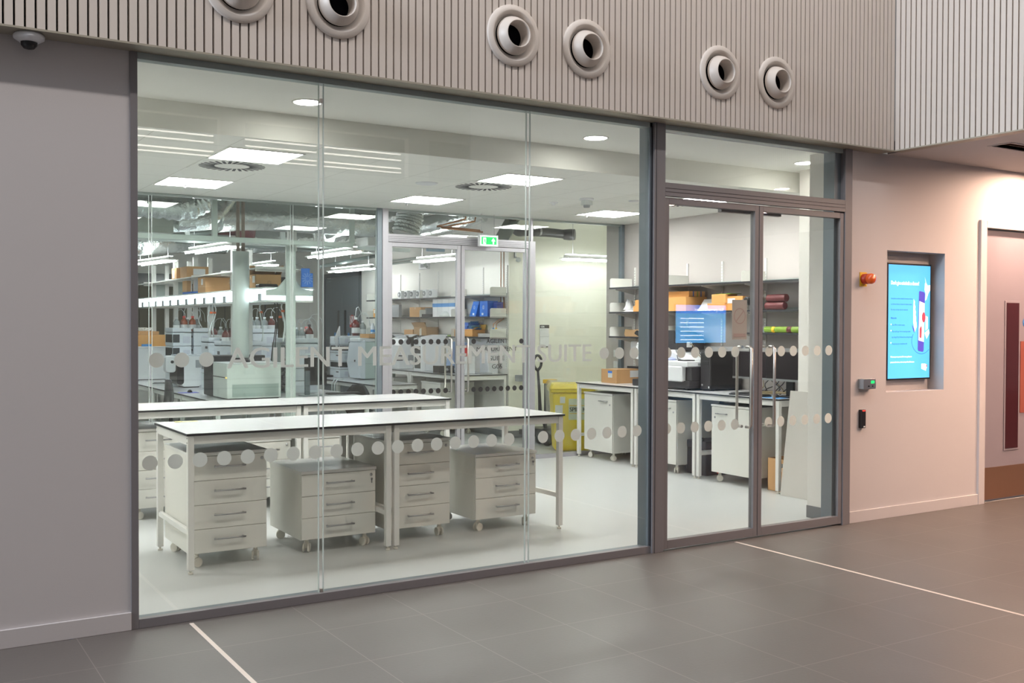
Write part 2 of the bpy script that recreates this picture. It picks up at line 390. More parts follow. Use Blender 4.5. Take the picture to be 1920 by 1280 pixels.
# back room shell
struct('wall_back_right', MB().box(XB, XB+0.15, 12.215, 17.35, 0, 3.6).box(XB, XB+0.15, 19.15, 19.4, 0, 3.6).box(XB, XB+0.15, 17.35, 19.15, 2.52, 3.6), M['lab_wall'])
struct('wall_back_cream', MB().box(XB+0.002, 10.5, 12.2, 12.35, 0, 3.6).box(8.12, 10.5, 10.37, 10.52, 0, 3.6).box(10.5, 10.6, 10.4, 12.3, 0, 3.6), M['cream_wall'])
struct('baseboard_back', MB().box(XB-0.01, XB, 12.19, 17.3, 0, 0.1).box(XB-0.01, 10.5, 12.19, 12.2, 0, 0.1), M['cove'])
struct('wall_back', MB().box(-1.6, 7.7, 19.4, 19.55, 0, 3.6), M['lab_wall'])
struct('ceiling_back', MB().box(-1.6, 10.6, YP-0.02, 19.5, 3.6, 3.7).box(-1.5, 8.12, YP-0.06, YP-0.02, 2.9, 3.6), M['concrete'])
b = MB()
for k in range(26): b.box(0.2+k*0.26, 0.2+k*0.26+0.24, 19.33+(k%2)*0.02, 19.345+(k%2)*0.02, 0.6, 2.3)
single('window_blind', b, M['blind'], 'dim olive blind strips along the far wall behind the instrument benches', 'blind', (3.5, 19.33, 0.6))
struct('window_4', MB().box(0.15, 7.0, 19.37, 19.39, 0.55, 2.5), M['window_dark'])

# far grey double door in the back room
t = T('door_3', loc=(XB, 18.25, 0), kind='structure')
t.p('door_frame', MB().box(XB-0.03, XB+0.05, 17.3, 17.38, 0, 2.56).box(XB-0.03, XB+0.05, 19.07, 19.15, 0, 2.56).box(XB-0.03, XB+0.05, 17.3, 19.15, 2.48, 2.56), mat('dark_door_frame', (98,104,110), 0.45))
for k in (0, 1):
    y0 = 17.39+k*0.835
    lf = t.p('door_leaf', MB().box(XB+0.0, XB+0.04, y0, y0+0.83, 0.01, 2.47), M['door_grey'])
    yc = y0+(0.62 if k == 0 else 0.12)
    lf.p('vision_panel', MB().box(XB-0.004, XB, yc, yc+0.1, 0.75, 1.85), M['window_dark'])
    lf.p('door_sign', MB().lathe([(0.0001, 0), (0.05, 0), (0.05, 0.004), (0.0001, 0.004)], (XB-0.008, yc+(-0.12 if k == 0 else 0.2), 1.38), 'x', 16), M['blue_light'])

# hall door on the right
t = T('door_4', loc=(9.4, D, 0), kind='structure')
t.p('door_frame', MB().box(8.372, 8.46, D-0.022, 5.7, 0, 2.54).box(10.34, 10.43, D-0.022, 5.7, 0, 2.54).box(8.46, 10.34, D-0.022, 5.7, 2.475, 2.54), M['hall_wall'], 0.003)
for k in (0, 1):
    a = 8.468+k*0.94
    lf = t.p('door_leaf', MB().box(a, a+0.928, 5.6, 5.645, 0.012, 2.465), M['door_mauve'])
    lf.p('kick_plate', MB().box(a+0.005, a+0.923, 5.596, 5.6, 0.02, 0.31), M['kick'])
    v0 = a+(0.368 if k == 0 else 0.37)
    lf.p('vision_frame', MB().box(v0-0.02, v0+0.215, 5.592, 5.6, 0.45, 1.83), M['door_mauve'], 0.003)
    lf.p('vision_panel', MB().box(v0, v0+0.193, 5.588, 5.592, 0.47, 1.81), mat('dark_red_window', (66,30,36), 0.1))
    lf.p('notice_plate', MB().box(a+0.60, a+0.86, 5.594, 5.6, 0.79, 1.455), mat('red_brown_plate', (150,80,66), 0.5))
    lf.p('door_sign', MB().lathe([(0.0001, 0), (0.045, 0), (0.045, -0.004), (0.0001, -0.004)], (a+0.68, 5.6, 1.63), 'y', 20), M['blue_light'])
    lf.p('pull_handle', MB().tube([(a+0.05+0.83*(1-k), 5.6, 0.95), (a+0.05+0.83*(1-k), 5.54, 0.97), (a+0.05+0.83*(1-k), 5.54, 1.33), (a+0.05+0.83*(1-k), 5.6, 1.35)], 0.011), M['steel'])

# ------------------------------------------------------------------ shopfront glazing
t = T('window_1', loc=(2.9, D, 0), kind='structure')
fr = MB().box(1.132, 1.17, D-0.012, D+0.07, 0, ZH-0.006)                       # left jamb
fr.box(1.17, 4.612, D-0.012, D+0.03, 0, 0.05)                            # sill
fr.box(4.612, 4.712, D-0.03, D-0.004, 0, ZH-0.006)                       # mullion beside the doors
fr.box(6.572, 6.655, D-0.03, D+0.02, 0, ZH-0.006)                         # right jamb
fr.box(4.712, 6.572, D-0.03, D+0.0, 2.50, 2.595)
t.p('frame', fr, M['frame_dark'], 0.002)
fb = MB().box(4.590, 4.700, D-0.004, D+0.11, 0.0, ZH-0.006).box(1.17, 4.59, D+0.03, D+0.09, 0, 0.045).box(6.50, 6.60, D+0.02, D+0.13, 0, ZH-0.006).box(4.70, 6.5, D+0.03, D+0.12, 2.975, ZH-0.006).box(4.70, 6.5, D+0.03, D+0.12, 2.52, 2.56)
t.p('inner_frame', fb, M['frame_back'], 0.002)
t.p('head_channel', MB().box(1.17, 4.612, D-0.004, D+0.06, ZH-0.040, ZH-0.0065).box(4.712, 6.572, D-0.004, D+0.06, ZH-0.040, ZH-0.0065), mat('pale_blue_grey_channel', (160,172,172), 0.4))
gk = MB().box(4.606, 4.612, D-0.012, D-0.002, 0.045, ZH-0.03).box(4.628, 4.632, D-0.0315, D-0.029, 0, ZH-0.01).box(4.712, 6.572, D-0.0315, D-0.029, 2.555, 2.558).box(4.712, 6.572, D-0.0315, D-0.029, 2.53, 2.533)
t.p('gasket', gk, M['frame_slot'])
PZ0, PZ1 = 0.045, ZH-0.03
for i, (a, b_) in enumerate(((1.17, 2.172), (2.196, 3.583), (3.607, 4.608))):
    gp = t.p('glass_pane', MB().box(a, b_, D+0.010, D+0.022, PZ0, PZ1), M['glass'])
    gp.p('pane_edge', MB().box(a, a+0.004, D+0.009, D+0.023, PZ0, PZ1).box(b_-0.004, b_, D+0.009, D+0.023, PZ0, PZ1), M['glass_edge'])
    ds = MB()
    for k in range(27):
        X = 1.2315+0.1308*k
        if a < X < b_-0.02: ds.disc((X, 0.862), 0.04, 0.04, D+0.0095, 24, 0.0008)
    for X in (1.2665, 1.397, 1.528, 4.213, 4.344, 4.472):
        if a < X < b_-0.02: ds.disc((X, 1.403), 0.04, 0.04, D+0.0095, 24, 0.0008)
    gp.p('safety_dots', ds, M['film'])
gp = t.p('glass_pane', MB().box(4.712, 6.5, D+0.010, D+0.022, 2.595, ZH-0.03), M['glass'])
t.p('lettering', MB().text('AGILENT MEASUREMENT SUITE', (1.641, D+0.0088, 1.352), (1,0,0), (0,0,1), 0.121, 2.463, bold=0.022), M['film'])
t.p('joint_clip', MB().box(2.178, 2.19, D+0.004, D+0.03, 2.86, 2.885).box(2.178, 2.19, D+0.004, D+0.03, 0.05, 0.07), M['steel'])

t = T('door_1', loc=(5.64, D, 0), kind='structure')
def leaf(t, x0, x1, hx, Y, z1, mf, mb_, mg, dots, sgn, low=0.075, side=0.045, depth=0.05, dotmat=None, hr=0.011):
    f = MB().box(x0, x0+side, Y-0.02, Y+depth-0.02, 0.012, z1).box(x1-side, x1, Y-0.02, Y+depth-0.02, 0.012, z1)
    f.box(x0+side, x1-side, Y-0.02, Y+depth-0.02, 0.012, low).box(x0+side, x1-side, Y-0.02, Y+depth-0.02, z1-0.045, z1)
    lf = t.p('door_leaf', f, mf, 0.002)
    lf.p('glass_pane', MB().box(x0+side, x1-side, Y, Y+0.01, low, z1-0.045), mg)
    lf.p('safety_dots', dots, dotmat or M['film'])
    h = MB()
    for sg in (-1, 1):
        yy = Y+0.005+sg*0.075; ya = Y+0.005+sg*0.02
        h.tube([(hx, ya, 0.84), (hx, yy-sg*0.015, 0.84), (hx, yy, 0.855), (hx, yy, 1.42), (hx, yy-sg*0.015, 1.435), (hx, ya, 1.435)], hr, 10)
    lf.p('pull_handle', h, M['steel'])
    return lf
def dots(xs, z, r, Y): 
    d = MB()
    for X in xs: d.disc((X, z), r, r, Y-0.0005, 24, 0.0006)
    return d
dl = MB()
for X in (4.761, 4.892, 5.024, 5.155, 5.286, 5.417): dl.disc((X, 0.862), 0.04, 0.04, D-0.0005, 24, 0.0006); dl.disc((X, 1.400), 0.04, 0.04, D-0.0005, 24, 0.0006)
leaf(t, 4.716, 5.632, 5.515, D, 2.492, M['frame_dark'], None, M['glass'], dl, 1, side=0.04)
dl = MB()
for X in (5.765, 5.897, 6.028, 6.161, 6.295, 6.427): dl.disc((X, 0.862), 0.04, 0.04, D-0.0005, 24, 0.0006); dl.disc((X, 1.400), 0.04, 0.04, D-0.0005, 24, 0.0006)
leaf(t, 5.638, 6.568, 5.752, D, 2.492, M['frame_dark'], None, M['glass'], dl, 1, side=0.04)
t.p('closer_box', MB().box(5.30, 5.60, D+0.03, D+0.07, 2.43, 2.48).box(5.67, 5.92, D+0.03, D+0.07, 2.43, 2.48), M['frame_dark'], 0.003)
nt_ = MB().box(5.395, 5.545, D+0.011, D+0.013, 1.49, 1.785)
t.p('door_notice', nt_, mat('notice_back', (206,198,194), 0.6))
sl = MB(); 
for k in range(40):
    a0, a1 = 2*PI*k/40, 2*PI*(k+1)/40
    cx, cz = 5.47, 1.665
    q = [(cx+r_*math.cos(a), D+0.0095, cz+r_*math.sin(a)) for r_, a in ((0.052, a0), (0.06, a0), (0.06, a1), (0.052, a1))]
    sl.add(q, [(0,1,2,3)])
sl.add([(5.43, D+0.0095, 1.628), (5.437, D+0.0095, 1.622), (5.512, D+0.0095, 1.70), (5.505, D+0.0095, 1.706)], [(0,1,2,3)])
sl.box(5.41, 5.53, D+0.009, D+0.0097, 1.51, 1.535)
t.p('prohibition_mark', sl, mat('faded_red_print', (190,168,164), 0.6))

# ------------------------------------------------------------------ inner glazed partition
t = T('window_2', loc=(5, YP, 0), kind='structure')
fr = MB().box(-1.5, 4.62, YP-0.02, YP+0.03, 0, 0.05).box(6.645, 7.93, YP-0.02, YP+0.03, 0, 0.05)
fr.box(4.672, 4.742, YP-0.035, YP+0.035, 0, 2.845).box(6.56, 6.643, YP-0.035, YP+0.035, 0, 2.575)
fr.box(6.585, 6.62, YP-0.02, YP+0.02, 2.575, 2.845)
fr.box(4.742, 6.56, YP-0.035, YP+0.035, 2.49, 2.575)
t.p('frame', fr, M['frame_light'], 0.002)
gr = MB()
for z in (2.505, 2.525, 2.545): gr.box(4.742, 6.56, YP-0.0365, YP-0.034, z, z+0.003)
for x in (6.535, 6.548): gr.box(x, x+0.003, YP-0.0365, YP-0.034, 0, 2.49)
t.p('groove', gr, M['frame_slot'])
t.p('side_post', MB().box(4.612, 4.668, YP-0.03, YP+0.03, 0, 2.845).box(7.93, 7.975, YP-0.03, YP+0.03, 0, 2.845), M['frame_back'], 0.002)
t.p('head_track', MB().box(-1.5, 7.95, YP-0.012, YP+0.03, 2.822, 2.845), M['galv'])
J = [at(282, 600, Y=YP).x, at(547, 600, Y=YP).x]
for a, b_ in ((-1.5, J[0]-0.012), (J[0]+0.012, J[1]-0.012), (J[1]+0.012, 4.612)):
    gp = t.p('glass_pane', MB().box(a, b_, YP-0.004, YP+0.008, 0.05, 2.82), M['glass_in'])
    gp.p('pane_edge', MB().box(a, a+0.004, YP-0.005, YP+0.009, 0.05, 2.82).box(b_-0.004, b_, YP-0.005, YP+0.009, 0.05, 2.82), M['glass_edge'])
t.p('glass_pane', MB().box(6.643, 7.93, YP-0.004, YP+0.008, 0.05, 2.82), M['glass'])
t.p('glass_pane', MB().box(4.742, 6.56, YP-0.004, YP+0.008, 2.575, 2.82), M['glass'])
t = T('door_2', loc=(5.65, YP, 0), kind='structure')
dl = MB()
for k in range(8):
    X = 4.812+0.0925*k
    dl.disc((X, 1.40), 0.03, 0.03, YP-0.0055, 20, 0.0006); dl.disc((X, 0.851), 0.03, 0.03, YP-0.0055, 20, 0.0006)
leaf(t, 4.748, 5.644, 5.50, YP, 2.485, M['frame_light'], None, M['glass'], dl, 1, dotmat=M['film_dark'])
dl = MB()
for k in range(8): dl.disc((5.823+0.092*k, 0.851), 0.03, 0.03, YP-0.0055, 20, 0.0006)
for X in (5.823, 6.467): dl.disc((X, 1.40), 0.03, 0.03, YP-0.0055, 20, 0.0006)
leaf(t, 5.652, 6.552, 5.715, YP, 2.485, M['frame_light'], None, M['glass'], dl, 1, dotmat=M['film_dark'])
tx = MB()
for s_, z, wd in (('AGILENT', 1.378, 0.285), ('MEASUREMENT', 1.286, 0.545), ('SUITE', 1.180, 0.20), ('G06', 1.084, 0.135)):
    tx.text(s_, (6.135, YP-0.006, z), (1,0,0), (0,0,1), 0.052, wd, align='c', bold=0.004)
t.p('lettering', tx, M['film_dark'])
t.p('meeting_strip', MB().box(5.644, 5.652, YP-0.015, YP+0.02, 0.012, 2.485), M['frame_slot'])

# ------------------------------------------------------------------ lights of the front room
def make_panel():
    t = T('ceiling_light', 'x', 'ceiling light', (0,0,0), 'square lit ceiling panels')
    t.p('frame', MB().box(-0.287, 0.287, -0.287, -0.272, -0.006, 0.0).box(-0.287, 0.287, 0.272, 0.287, -0.006, 0).box(-0.287, -0.272, -0.272, 0.272, -0.006, 0).box(0.272, 0.287, -0.272, 0.272, -0.006, 0), M['white_steel'])
    t.p('diffuser', MB().box(-0.272, 0.272, -0.272, 0.272, -0.003, 0.0), M['panel_on'])
    return t.o
P0 = make_panel()
names = {(2.42, 7.505): 'square lit ceiling panel nearest the hall at the left, above the left drawer units',
         (2.42, 9.24): 'square lit ceiling panel at the left just before the duct room glazing',
         (4.74, 7.505): 'square lit ceiling panel in the middle, touching the round slotted vent',
         (4.74, 9.24): 'square lit ceiling panel in the middle just before the inner double doors',
         (7.055, 9.24): 'square lit ceiling panel at the right above the long wall bench',
         (7.055, 7.505): 'square lit ceiling panel at the right seen through the hall doors'}
first = True
for (x, y), lb in names.items():
    if first: P0.location = (x, y, 2.8449); P0['label'] = lb; first = False
    else: dup(P0, (x, y, 2.8449), 0, lb)
dup(P0, (0.1, 7.505, 2.8449), 0, 'added square lit ceiling panel beyond the left jamb nearest the hall, out of the picture'); dup(P0, (0.1, 9.24, 2.8449), 0, 'square lit ceiling panel beyond the left jamb, out of the picture')  # the panel nearest the hall is added, unseen, to brighten the ceiling
def make_down():
    t = T('downlight', 'x', 'downlight', (0,0,0), 'round downlights in the front soffit')
    t.p('bezel', MB().lathe([(0.088, 0.0), (0.1, 0.0), (0.1, -0.006), (0.088, -0.006), (0.088, 0)], (0,0,0)), M['white_steel'])
    t.p('lamp', MB().lathe([(0.0001, -0.002), (0.088, -0.002), (0.088, 0.0), (0.0001, 0)], (0,0,0)), M['down_on'])
    return t.o
d0 = make_down(); d0.location = (2.39, 6.345, 3.0299); d0['label'] = 'round lit downlight above the left glass pane'
dup(d0, (4.71, 6.355, 3.0299), 0, 'round lit downlight above the pane left of the doors'); dup(d0, (6.985, 6.33, 3.0299), 0, 'round lit downlight seen through the fanlight over the doors')
def make_diffuser():
    t = T('swirl_vent', 'x', 'vent', (0,0,0), 'round slotted ceiling vents')
    t.p('plate', MB().box(-0.285, 0.285, -0.285, 0.285, -0.004, 0), M['tile'])
    s = MB()
    for k in range(28):
        a = 2*PI*k/28; c, d = math.cos(a), math.sin(a); e = 0.35
        p0 = Vector((0.135*c, 0.135*d, 0)); p1 = Vector((0.255*math.cos(a+0.12), 0.255*math.sin(a+0.12), 0)); n = Vector((-d, c, 0))*0.012
        s.add([p0-n+Vector((0,0,-0.0055)), p0+n+Vector((0,0,-0.0055)), p1+n+Vector((0,0,-0.0055)), p1-n+Vector((0,0,-0.0055)), p0-n, p0+n, p1+n, p1-n], [(0,1,2,3),(0,4,5,1),(1,5,6,2),(2,6,7,3),(3,7,4,0)])
    t.p('slots', s, M['frame_slot'])
    return t.o
v0 = make_diffuser(); v0.location = (2.42, 8.085, 2.8449); v0['label'] = 'ceiling vent with a ring of radial slots between the two left light panels'
dup(v0, (4.70, 8.04, 2.8449), 0, 'ceiling vent with a ring of radial slots in the middle of the room')
dup(v0, (7.0, 8.06, 2.8449), 0, 'ceiling vent with a ring of radial slots glimpsed over the hall doors')
t = T('ceiling_speaker', 'flat round white ceiling speaker left of the middle slotted vent', 'speaker', (4.166, 8.122, 2.845))
t.p('grille', MB().lathe([(0.0001, -0.012), (0.08, -0.012), (0.095, -0.006), (0.1, 0), (0.0001, 0)], (4.166, 8.122, 2.8449)), M['white_plastic'])
t = T('sensor', 'white ceiling fire detector with clear ribbed cage near the right light panel', 'detector', (6.005, 8.246, 2.845))
t.p('base', MB().lathe([(0.0001, 0), (0.07, 0), (0.07, -0.02), (0.05, -0.022), (0.0001, -0.022)], (6.005, 8.246, 2.8449)), M['white_plastic'])
t.p('cage', MB().lathe([(0.055, -0.022), (0.058, -0.065), (0.0001, -0.066)], (6.005, 8.246, 2.8449), n=10, smooth=False), M['frost'])
t.p('head', MB().lathe([(0.035, -0.066), (0.03, -0.09), (0.0001, -0.09)], (6.005, 8.246, 2.8449), n=10), M['grey_plastic'])
k0 = single('smoke_sensor', MB().lathe([(0.0001, 0), (0.045, 0), (0.045, -0.012), (0.02, -0.014), (0.018, -0.028), (0.0001, -0.03)], (5.907, 8.684, 2.8449)), M['white_plastic'], 'small round white sensor on the ceiling left of the fire detector', 'sensor', (5.907, 8.684, 2.845))
k1 = single('smoke_sensor', MB().lathe([(0.0001, 0), (0.05, 0), (0.05, -0.01), (0.0001, -0.012)], (6.501, 8.128, 2.8449)), M['white_plastic'], 'flat round ceiling cap right of the fire detector', 'sensor', (6.501, 8.128, 2.845))
for (px_, py_, lb) in ((347, 352, 'tiny ceiling sprinkler head before the left light panel'), (763, 385, 'tiny ceiling sprinkler head before the middle light panel'), (1100, 407, 'tiny ceiling sprinkler head before the right light panel')):
    q = at(px_, py_, Z=2.82)
    single('sprinkler', MB().lathe([(0.0001, 0), (0.035, 0), (0.035, -0.004), (0.008, -0.006), (0.008, -0.022), (0.015, -0.025), (0.0001, -0.026)], (q.x, q.y, 2.8449), n=12), M['zinc'], lb, 'sprinkler', (q.x, q.y, 2.845), 'ceiling sprinklers')
# warm downlight by the hall door, plus unseen rows added to brighten that side
LW = emis('warm_lamp', (255,212,184), 1300.0)
for k, (x, y, lb) in enumerate(((8.95, 5.12, 'nearest the hall door'), (8.0, 3.6, 'added fill, second row, left'), (9.5, 3.6, 'added fill, second row, middle'), (11.0, 3.6, 'added fill, second row, right'), (8.0, 1.9, 'added fill, third row, left'), (9.5, 1.9, 'added fill, third row, right'))):
    t = T('downlight', 'warm downlight in the low hall ceiling, '+lb, 'downlight', (x, y, ZH), 'warm downlights of the low hall ceiling')
    t.p('bezel', MB().lathe([(0.07, 0.0), (0.085, 0.0), (0.085, -0.006), (0.07, -0.006), (0.07, 0)], (x, y, ZH-0.0001)), M['white_steel'])
    t.p('lamp', MB().lathe([(0.0001, -0.002), (0.07, -0.002), (0.07, 0), (0.0001, 0)], (x, y, ZH-0.0001)), LW)

# ------------------------------------------------------------------ jet nozzles in the cladding
def make_nozzle():
    t = T('air_nozzle', 'x', 'air vent', (0,0,0), 'round jet nozzles in the slatted cladding')
    t.p('flange', MB().lathe([(0.19, 0.0095), (0.19, 0.002), (0.184, -0.005), (0.158, -0.010), (0.152, -0.010), (0.141, 0.008), (0.131, 0.020), (0.118, 0.024)], (0,0,0), 'y', 48), M['slat'])
    prof = []
    for k in range(13):
        a = math.radians(44+(80-44)*k/12); prof.append((0.121*math.sin(a), -0.121*math.cos(a)+0.027))
    b_ = t.p('ball', MB().lathe([(0.078, -0.056), (0.081, -0.0615)]+prof, (0,0,0), 'y', 40), M['slat'])
    b_.p('throat', MB().lathe([(0.0805, -0.061), (0.077, -0.053), (0.076, 0.046)], (0,0,0), 'y', 32), M['slat'])
    b_.p('damper', MB().lathe([(0.0001, 0.042), (0.0765, 0.042), (0.0765, 0.044), (0.0001, 0.044)], (0,0,0), 'y', 32), M['slat_gap'])
    return t.o
n0 = make_nozzle()
nl = ['left nozzle of the nearest pair, cut by the top of the picture', 'right nozzle of the nearest pair, over the glass joint', 'left nozzle of the middle pair', 'right nozzle of the middle pair', 'left nozzle of the farthest pair', 'last nozzle before the slatted corner']
for k, X in enumerate((1.662, 2.222, 3.378, 3.940, 5.105, 5.667)):
    o = n0 if k == 0 else dup(n0, (0,0,0), 0)
    o.location = (X, YS-0.010, 3.385); o['label'] = 'grey air jet, '+nl[k]

# dome camera
q = (0.652, 5.50, ZH-0.006)
t = T('dome_camera', 'white ceiling dome camera under the cladding at the far left', 'camera', q)
t.p('housing', MB().lathe([(0.0001, 0), (0.062, 0), (0.072, -0.012), (0.070, -0.026), (0.045, -0.042), (0.0001, -0.042)], q, n=40), M['white_plastic'])
t.p('dome', MB().lathe([(0.038, -0.042), (0.036, -0.058), (0.024, -0.072), (0.0001, -0.077)], q, n=32), M['black_plastic'])
# sign over the inner doors
t = T('exit_sign', 'green and white running man exit sign hanging before the inner doors', 'sign', (5.935, 10.05, 2.48))
t.p('case', MB().box(5.812, 6.062, 10.03, 10.07, 2.477, 2.61), M['white_plastic'], 0.003)
t.p('lit_border', MB().box(5.828, 6.046, 10.027, 10.03, 2.49, 2.597), emis('sign_white', (236,255,240), 1.6))
t.p('green_face', MB().box(5.838, 6.036, 10.0245, 10.027, 2.5, 2.587), emis('sign_green', (10,190,90), 1.1))
t.p('door_symbol', MB().box(5.858, 5.895, 10.0225, 10.0245, 2.505, 2.575), emis('sign_symbol', (240,255,245), 1.6))
s = MB()
s.prism([(5.985, 2.507), (6.0, 2.507), (6.0, 2.54), (6.018, 2.54), (5.992, 2.575), (5.966, 2.54), (5.985, 2.54)], 'y', 10.0225, 10.0245)
t.p('arrow_symbol', s, bpy.data.materials['sign_symbol'])
t.p('running_figure', MB().prism([(5.868,2.51),(5.874,2.51),(5.88,2.53),(5.888,2.515),(5.894,2.518),(5.886,2.545),(5.89,2.553),(5.88,2.562),(5.872,2.553),(5.864,2.548),(5.866,2.543),(5.876,2.545),(5.874,2.533)], 'y', 10.0215, 10.0225), bpy.data.materials['sign_green'])
for x in (5.85, 6.02): t.p('hanger', MB().cyl((x, 10.05, 2.61), (x, 10.05, 2.845), 0.002, 6), M['zinc'])
t = T('door_closer_case', 'pale blue lit box above the left inner door leaf', 'sign', (5.3, YP+0.1, 2.4))
q0, q1 = at(802, 460, Y=YP+0.1), at(834, 472, Y=YP+0.1)
t.p('bracket', MB().box(q0.x+0.03, q0.x+0.05, YP+0.03, YP+0.11, q0.z-0.03, q0.z-0.01).box(q0.x+0.03, q0.x+0.05, YP+0.03, YP+0.036, q0.z-0.03, 2.56), M['zinc'])
t.p('case', MB().box(q0.x, q1.x, YP+0.1, YP+0.14, q1.z, q0.z), mat('pale_blue_panel', (176,208,236), 0.4))

# ================================================================== BENCHES AND DRAWER UNITS
def bench(name, label, loc, L, Dp, H, rot=0.0, group=None, leg=0.04, mid=False):
    t = T(name, label, 'workbench', (0,0,0), group)
    t.p('worktop', MB().box(0, L, 0, Dp, H-0.016, H-0.002), M['black_core'])
    t.p('white_surface', MB().box(0.001, L-0.001, 0.001, Dp-0.001, H-0.002, H), M['laminate'])
    f = MB().box(0.045, L-0.045, 0.022, 0.042, H-0.071, H-0.016).box(0.045, L-0.045, Dp-0.042, Dp-0.022, H-0.071, H-0.016)
    f.box(0.012, 0.032, 0.05, Dp-0.05, H-0.076, H-0.016).box(L-0.032, L-0.012, 0.05, Dp-0.05, H-0.076, H-0.016)
    t.p('apron', f, M['white_steel'], 0.002)
    for x in (0.01, L-0.01-leg):
        for y in (0.012, Dp-0.012-leg):
            g = t.p('leg', MB().box(x, x+leg, y, y+leg, 0.028, H-0.016), M['white_steel'], 0.003)
            g.p('foot', MB().cyl((x+leg/2, y+leg/2, 0.012), (x+leg/2, y+leg/2, 0.03), 0.006, 8).cyl((x+leg/2, y+leg/2, 0.0), (x+leg/2, y+leg/2, 0.013), 0.016, 14), M['wheel'])
        t.p('low_rail', MB().box(x+0.006, x+leg-0.006, 0.012+leg, Dp-0.012-leg, 0.245, 0.28), M['white_steel'], 0.002)
    for y in (0.05-0.018, Dp-0.05+0.018):
        for z in (H-0.033, H-0.062): t.p('bolt', MB().lathe([(0.0001, -0.003), (0.005, -0.003), (0.005, 0)], (0.01, y, z), 'x', 10), M['zinc'])
    t.o.location = loc; t.o.rotation_euler = (0, 0, rot)
    return t.o
gA = 'white lab benches with black edges in the front row'
bench('lab_bench', 'white lab bench in the front row, left one, with drawer units below', (1.675, 6.565, 0), 1.435, 0.88, 0.9)
bench('lab_bench', 'white lab bench in the front row, right one, ending nearest the doors', (3.112, 6.565, 0), 1.47, 0.88, 0.9)
bench('lab_bench', 'white lab bench in the second row, left one behind the front row', (1.70, 8.50, 0), 1.46, 0.78, 0.9)
bench('lab_bench', 'white lab bench in the second row, right one, its end before the inner doors', (3.165, 8.50, 0), 1.46, 0.78, 0.9)
RM = -PI/2
for y1, L, lb in ((10.145, 1.10, 'white wall bench farthest along the right wall, carrying the taped parcel'), (9.04, 1.02, 'middle white wall bench under the printer like instrument'), (8.015, 1.16, 'white wall bench nearest the hall doors, carrying the two dark monitors')):
    bench('lab_bench', lb, (7.235, y1, 0), L, 0.73, 0.9, RM)

def caster(t, x, y, a=0.0):
    c, s = math.cos(a), math.sin(a)
    w = MB()
    for k in (-1, 1):
        o = Vector((x, y, 0.032)); n = Vector((-s, c, 0))
        w.tube([o+n*(k*0.010), o+n*(k*0.024)], 0.032, 20)
    g = t.p('caster', w, M['wheel'], 0.003)
    g.p('swivel', MB().box(x-0.014, x+0.014, y-0.009, y+0.009, 0.03, 0.075).cyl((x, y, 0.07), (x, y, 0.094), 0.014, 12), M['wheel'])
def pedestal(label, loc, Wd, Dp, H, n, rot=0.0, group=None, key=False, door=False, hside=0, ang=0.3, loced=True):
    t = T('drawer_unit' if not door else 'cupboard_unit', label, 'drawers' if not door else 'cupboard', (0,0,0), group)
    z0, z1 = 0.094, H-0.022
    t.p('carcass', MB().box(0, Wd, 0.02, Dp, z0, z1), M['board'], 0.001)
    t.p('top', MB().box(-0.004, Wd+0.004, -0.006, Dp+0.002, z1, H), M['board_top'], 0.002)
    hh = (z1-z0-0.006)/n
    for k in range(n):
        a, b = z0+0.004+k*hh, z0+0.004+(k+1)*hh-0.003
        d = t.p('door' if door else 'drawer', MB().box(0.003, Wd-0.003, 0, 0.0185, a, b), M['board'], 0.001)
        if door:
            cx = Wd*0.5 + hside*(Wd*0.5-0.16); hz = b-0.065; hw = 0.075
        else:
            cx = Wd/2; hz = (a+b)/2+0.012; hw = 0.105
        d.p('handle', MB().cyl((cx-hw, -0.028, hz), (cx+hw, -0.028, hz), 0.006, 10).cyl((cx-hw+0.012, 0, hz), (cx-hw+0.012, -0.028, hz), 0.0055, 8).cyl((cx+hw-0.012, 0, hz), (cx+hw-0.012, -0.028, hz), 0.0055, 8), M['zinc'])
    lx, lz = (Wd-0.035, z1-0.035) if not door else ((Wd-0.05) if hside > 0 else 0.05, z1-0.11)
    t.p('lock', MB().lathe([(0.0001, -0.005), (0.009, -0.005), (0.011, 0.0)], (lx, 0, lz), 'y', 16), M['zinc'])
    if key: t.p('key', MB().box(lx-0.004, lx+0.004, -0.012, -0.010, lz-0.06, lz-0.022).lathe([(0.0001,-0.012),(0.009,-0.012),(0.009,-0.010),(0.0001,-0.010)], (lx, 0, lz-0.03), 'y', 12).cyl((lx, -0.02, lz), (lx, -0.004, lz), 0.004, 8), M['zinc'])
    for i, (x, y) in enumerate(((0.06, 0.065), (Wd-0.06, 0.065), (0.06, Dp-0.06), (Wd-0.06, Dp-0.06))): caster(t, x, y, ang+i*0.9)
    t.o.location = loc; t.o.rotation_euler = (0, 0, rot)
    return t.o
pedestal('tall four drawer unit on casters under the left end of the front bench', (1.732, 6.72, 0), 0.514, 0.66, 0.755, 4)
pedestal('low three drawer unit on casters, second from the left under the front benches', (2.505, 6.765, 0), 0.558, 0.66, 0.575, 3, key=True, ang=1.0)
pedestal('tall four drawer unit just right of the middle bench legs', (3.17, 6.79, 0), 0.515, 0.62, 0.745, 4, ang=0.7)
pedestal('low three drawer unit, rightmost under the front benches, with a key in its lock', (3.905, 6.79, 0), 0.555, 0.62, 0.60, 3, key=True, ang=0.2)
pedestal('tall white unit at the left under the second row bench', (1.765, 8.60, 0), 0.40, 0.6, 0.74, 4, ang=0.5)
pedestal('low white unit under the second row bench behind the second drawer unit', (2.665, 8.62, 0), 0.43, 0.56, 0.60, 3, ang=0.1)
pedestal('low white unit under the second row bench, right of the joint', (3.235, 8.62, 0), 0.43, 0.56, 0.60, 3, ang=0.8)
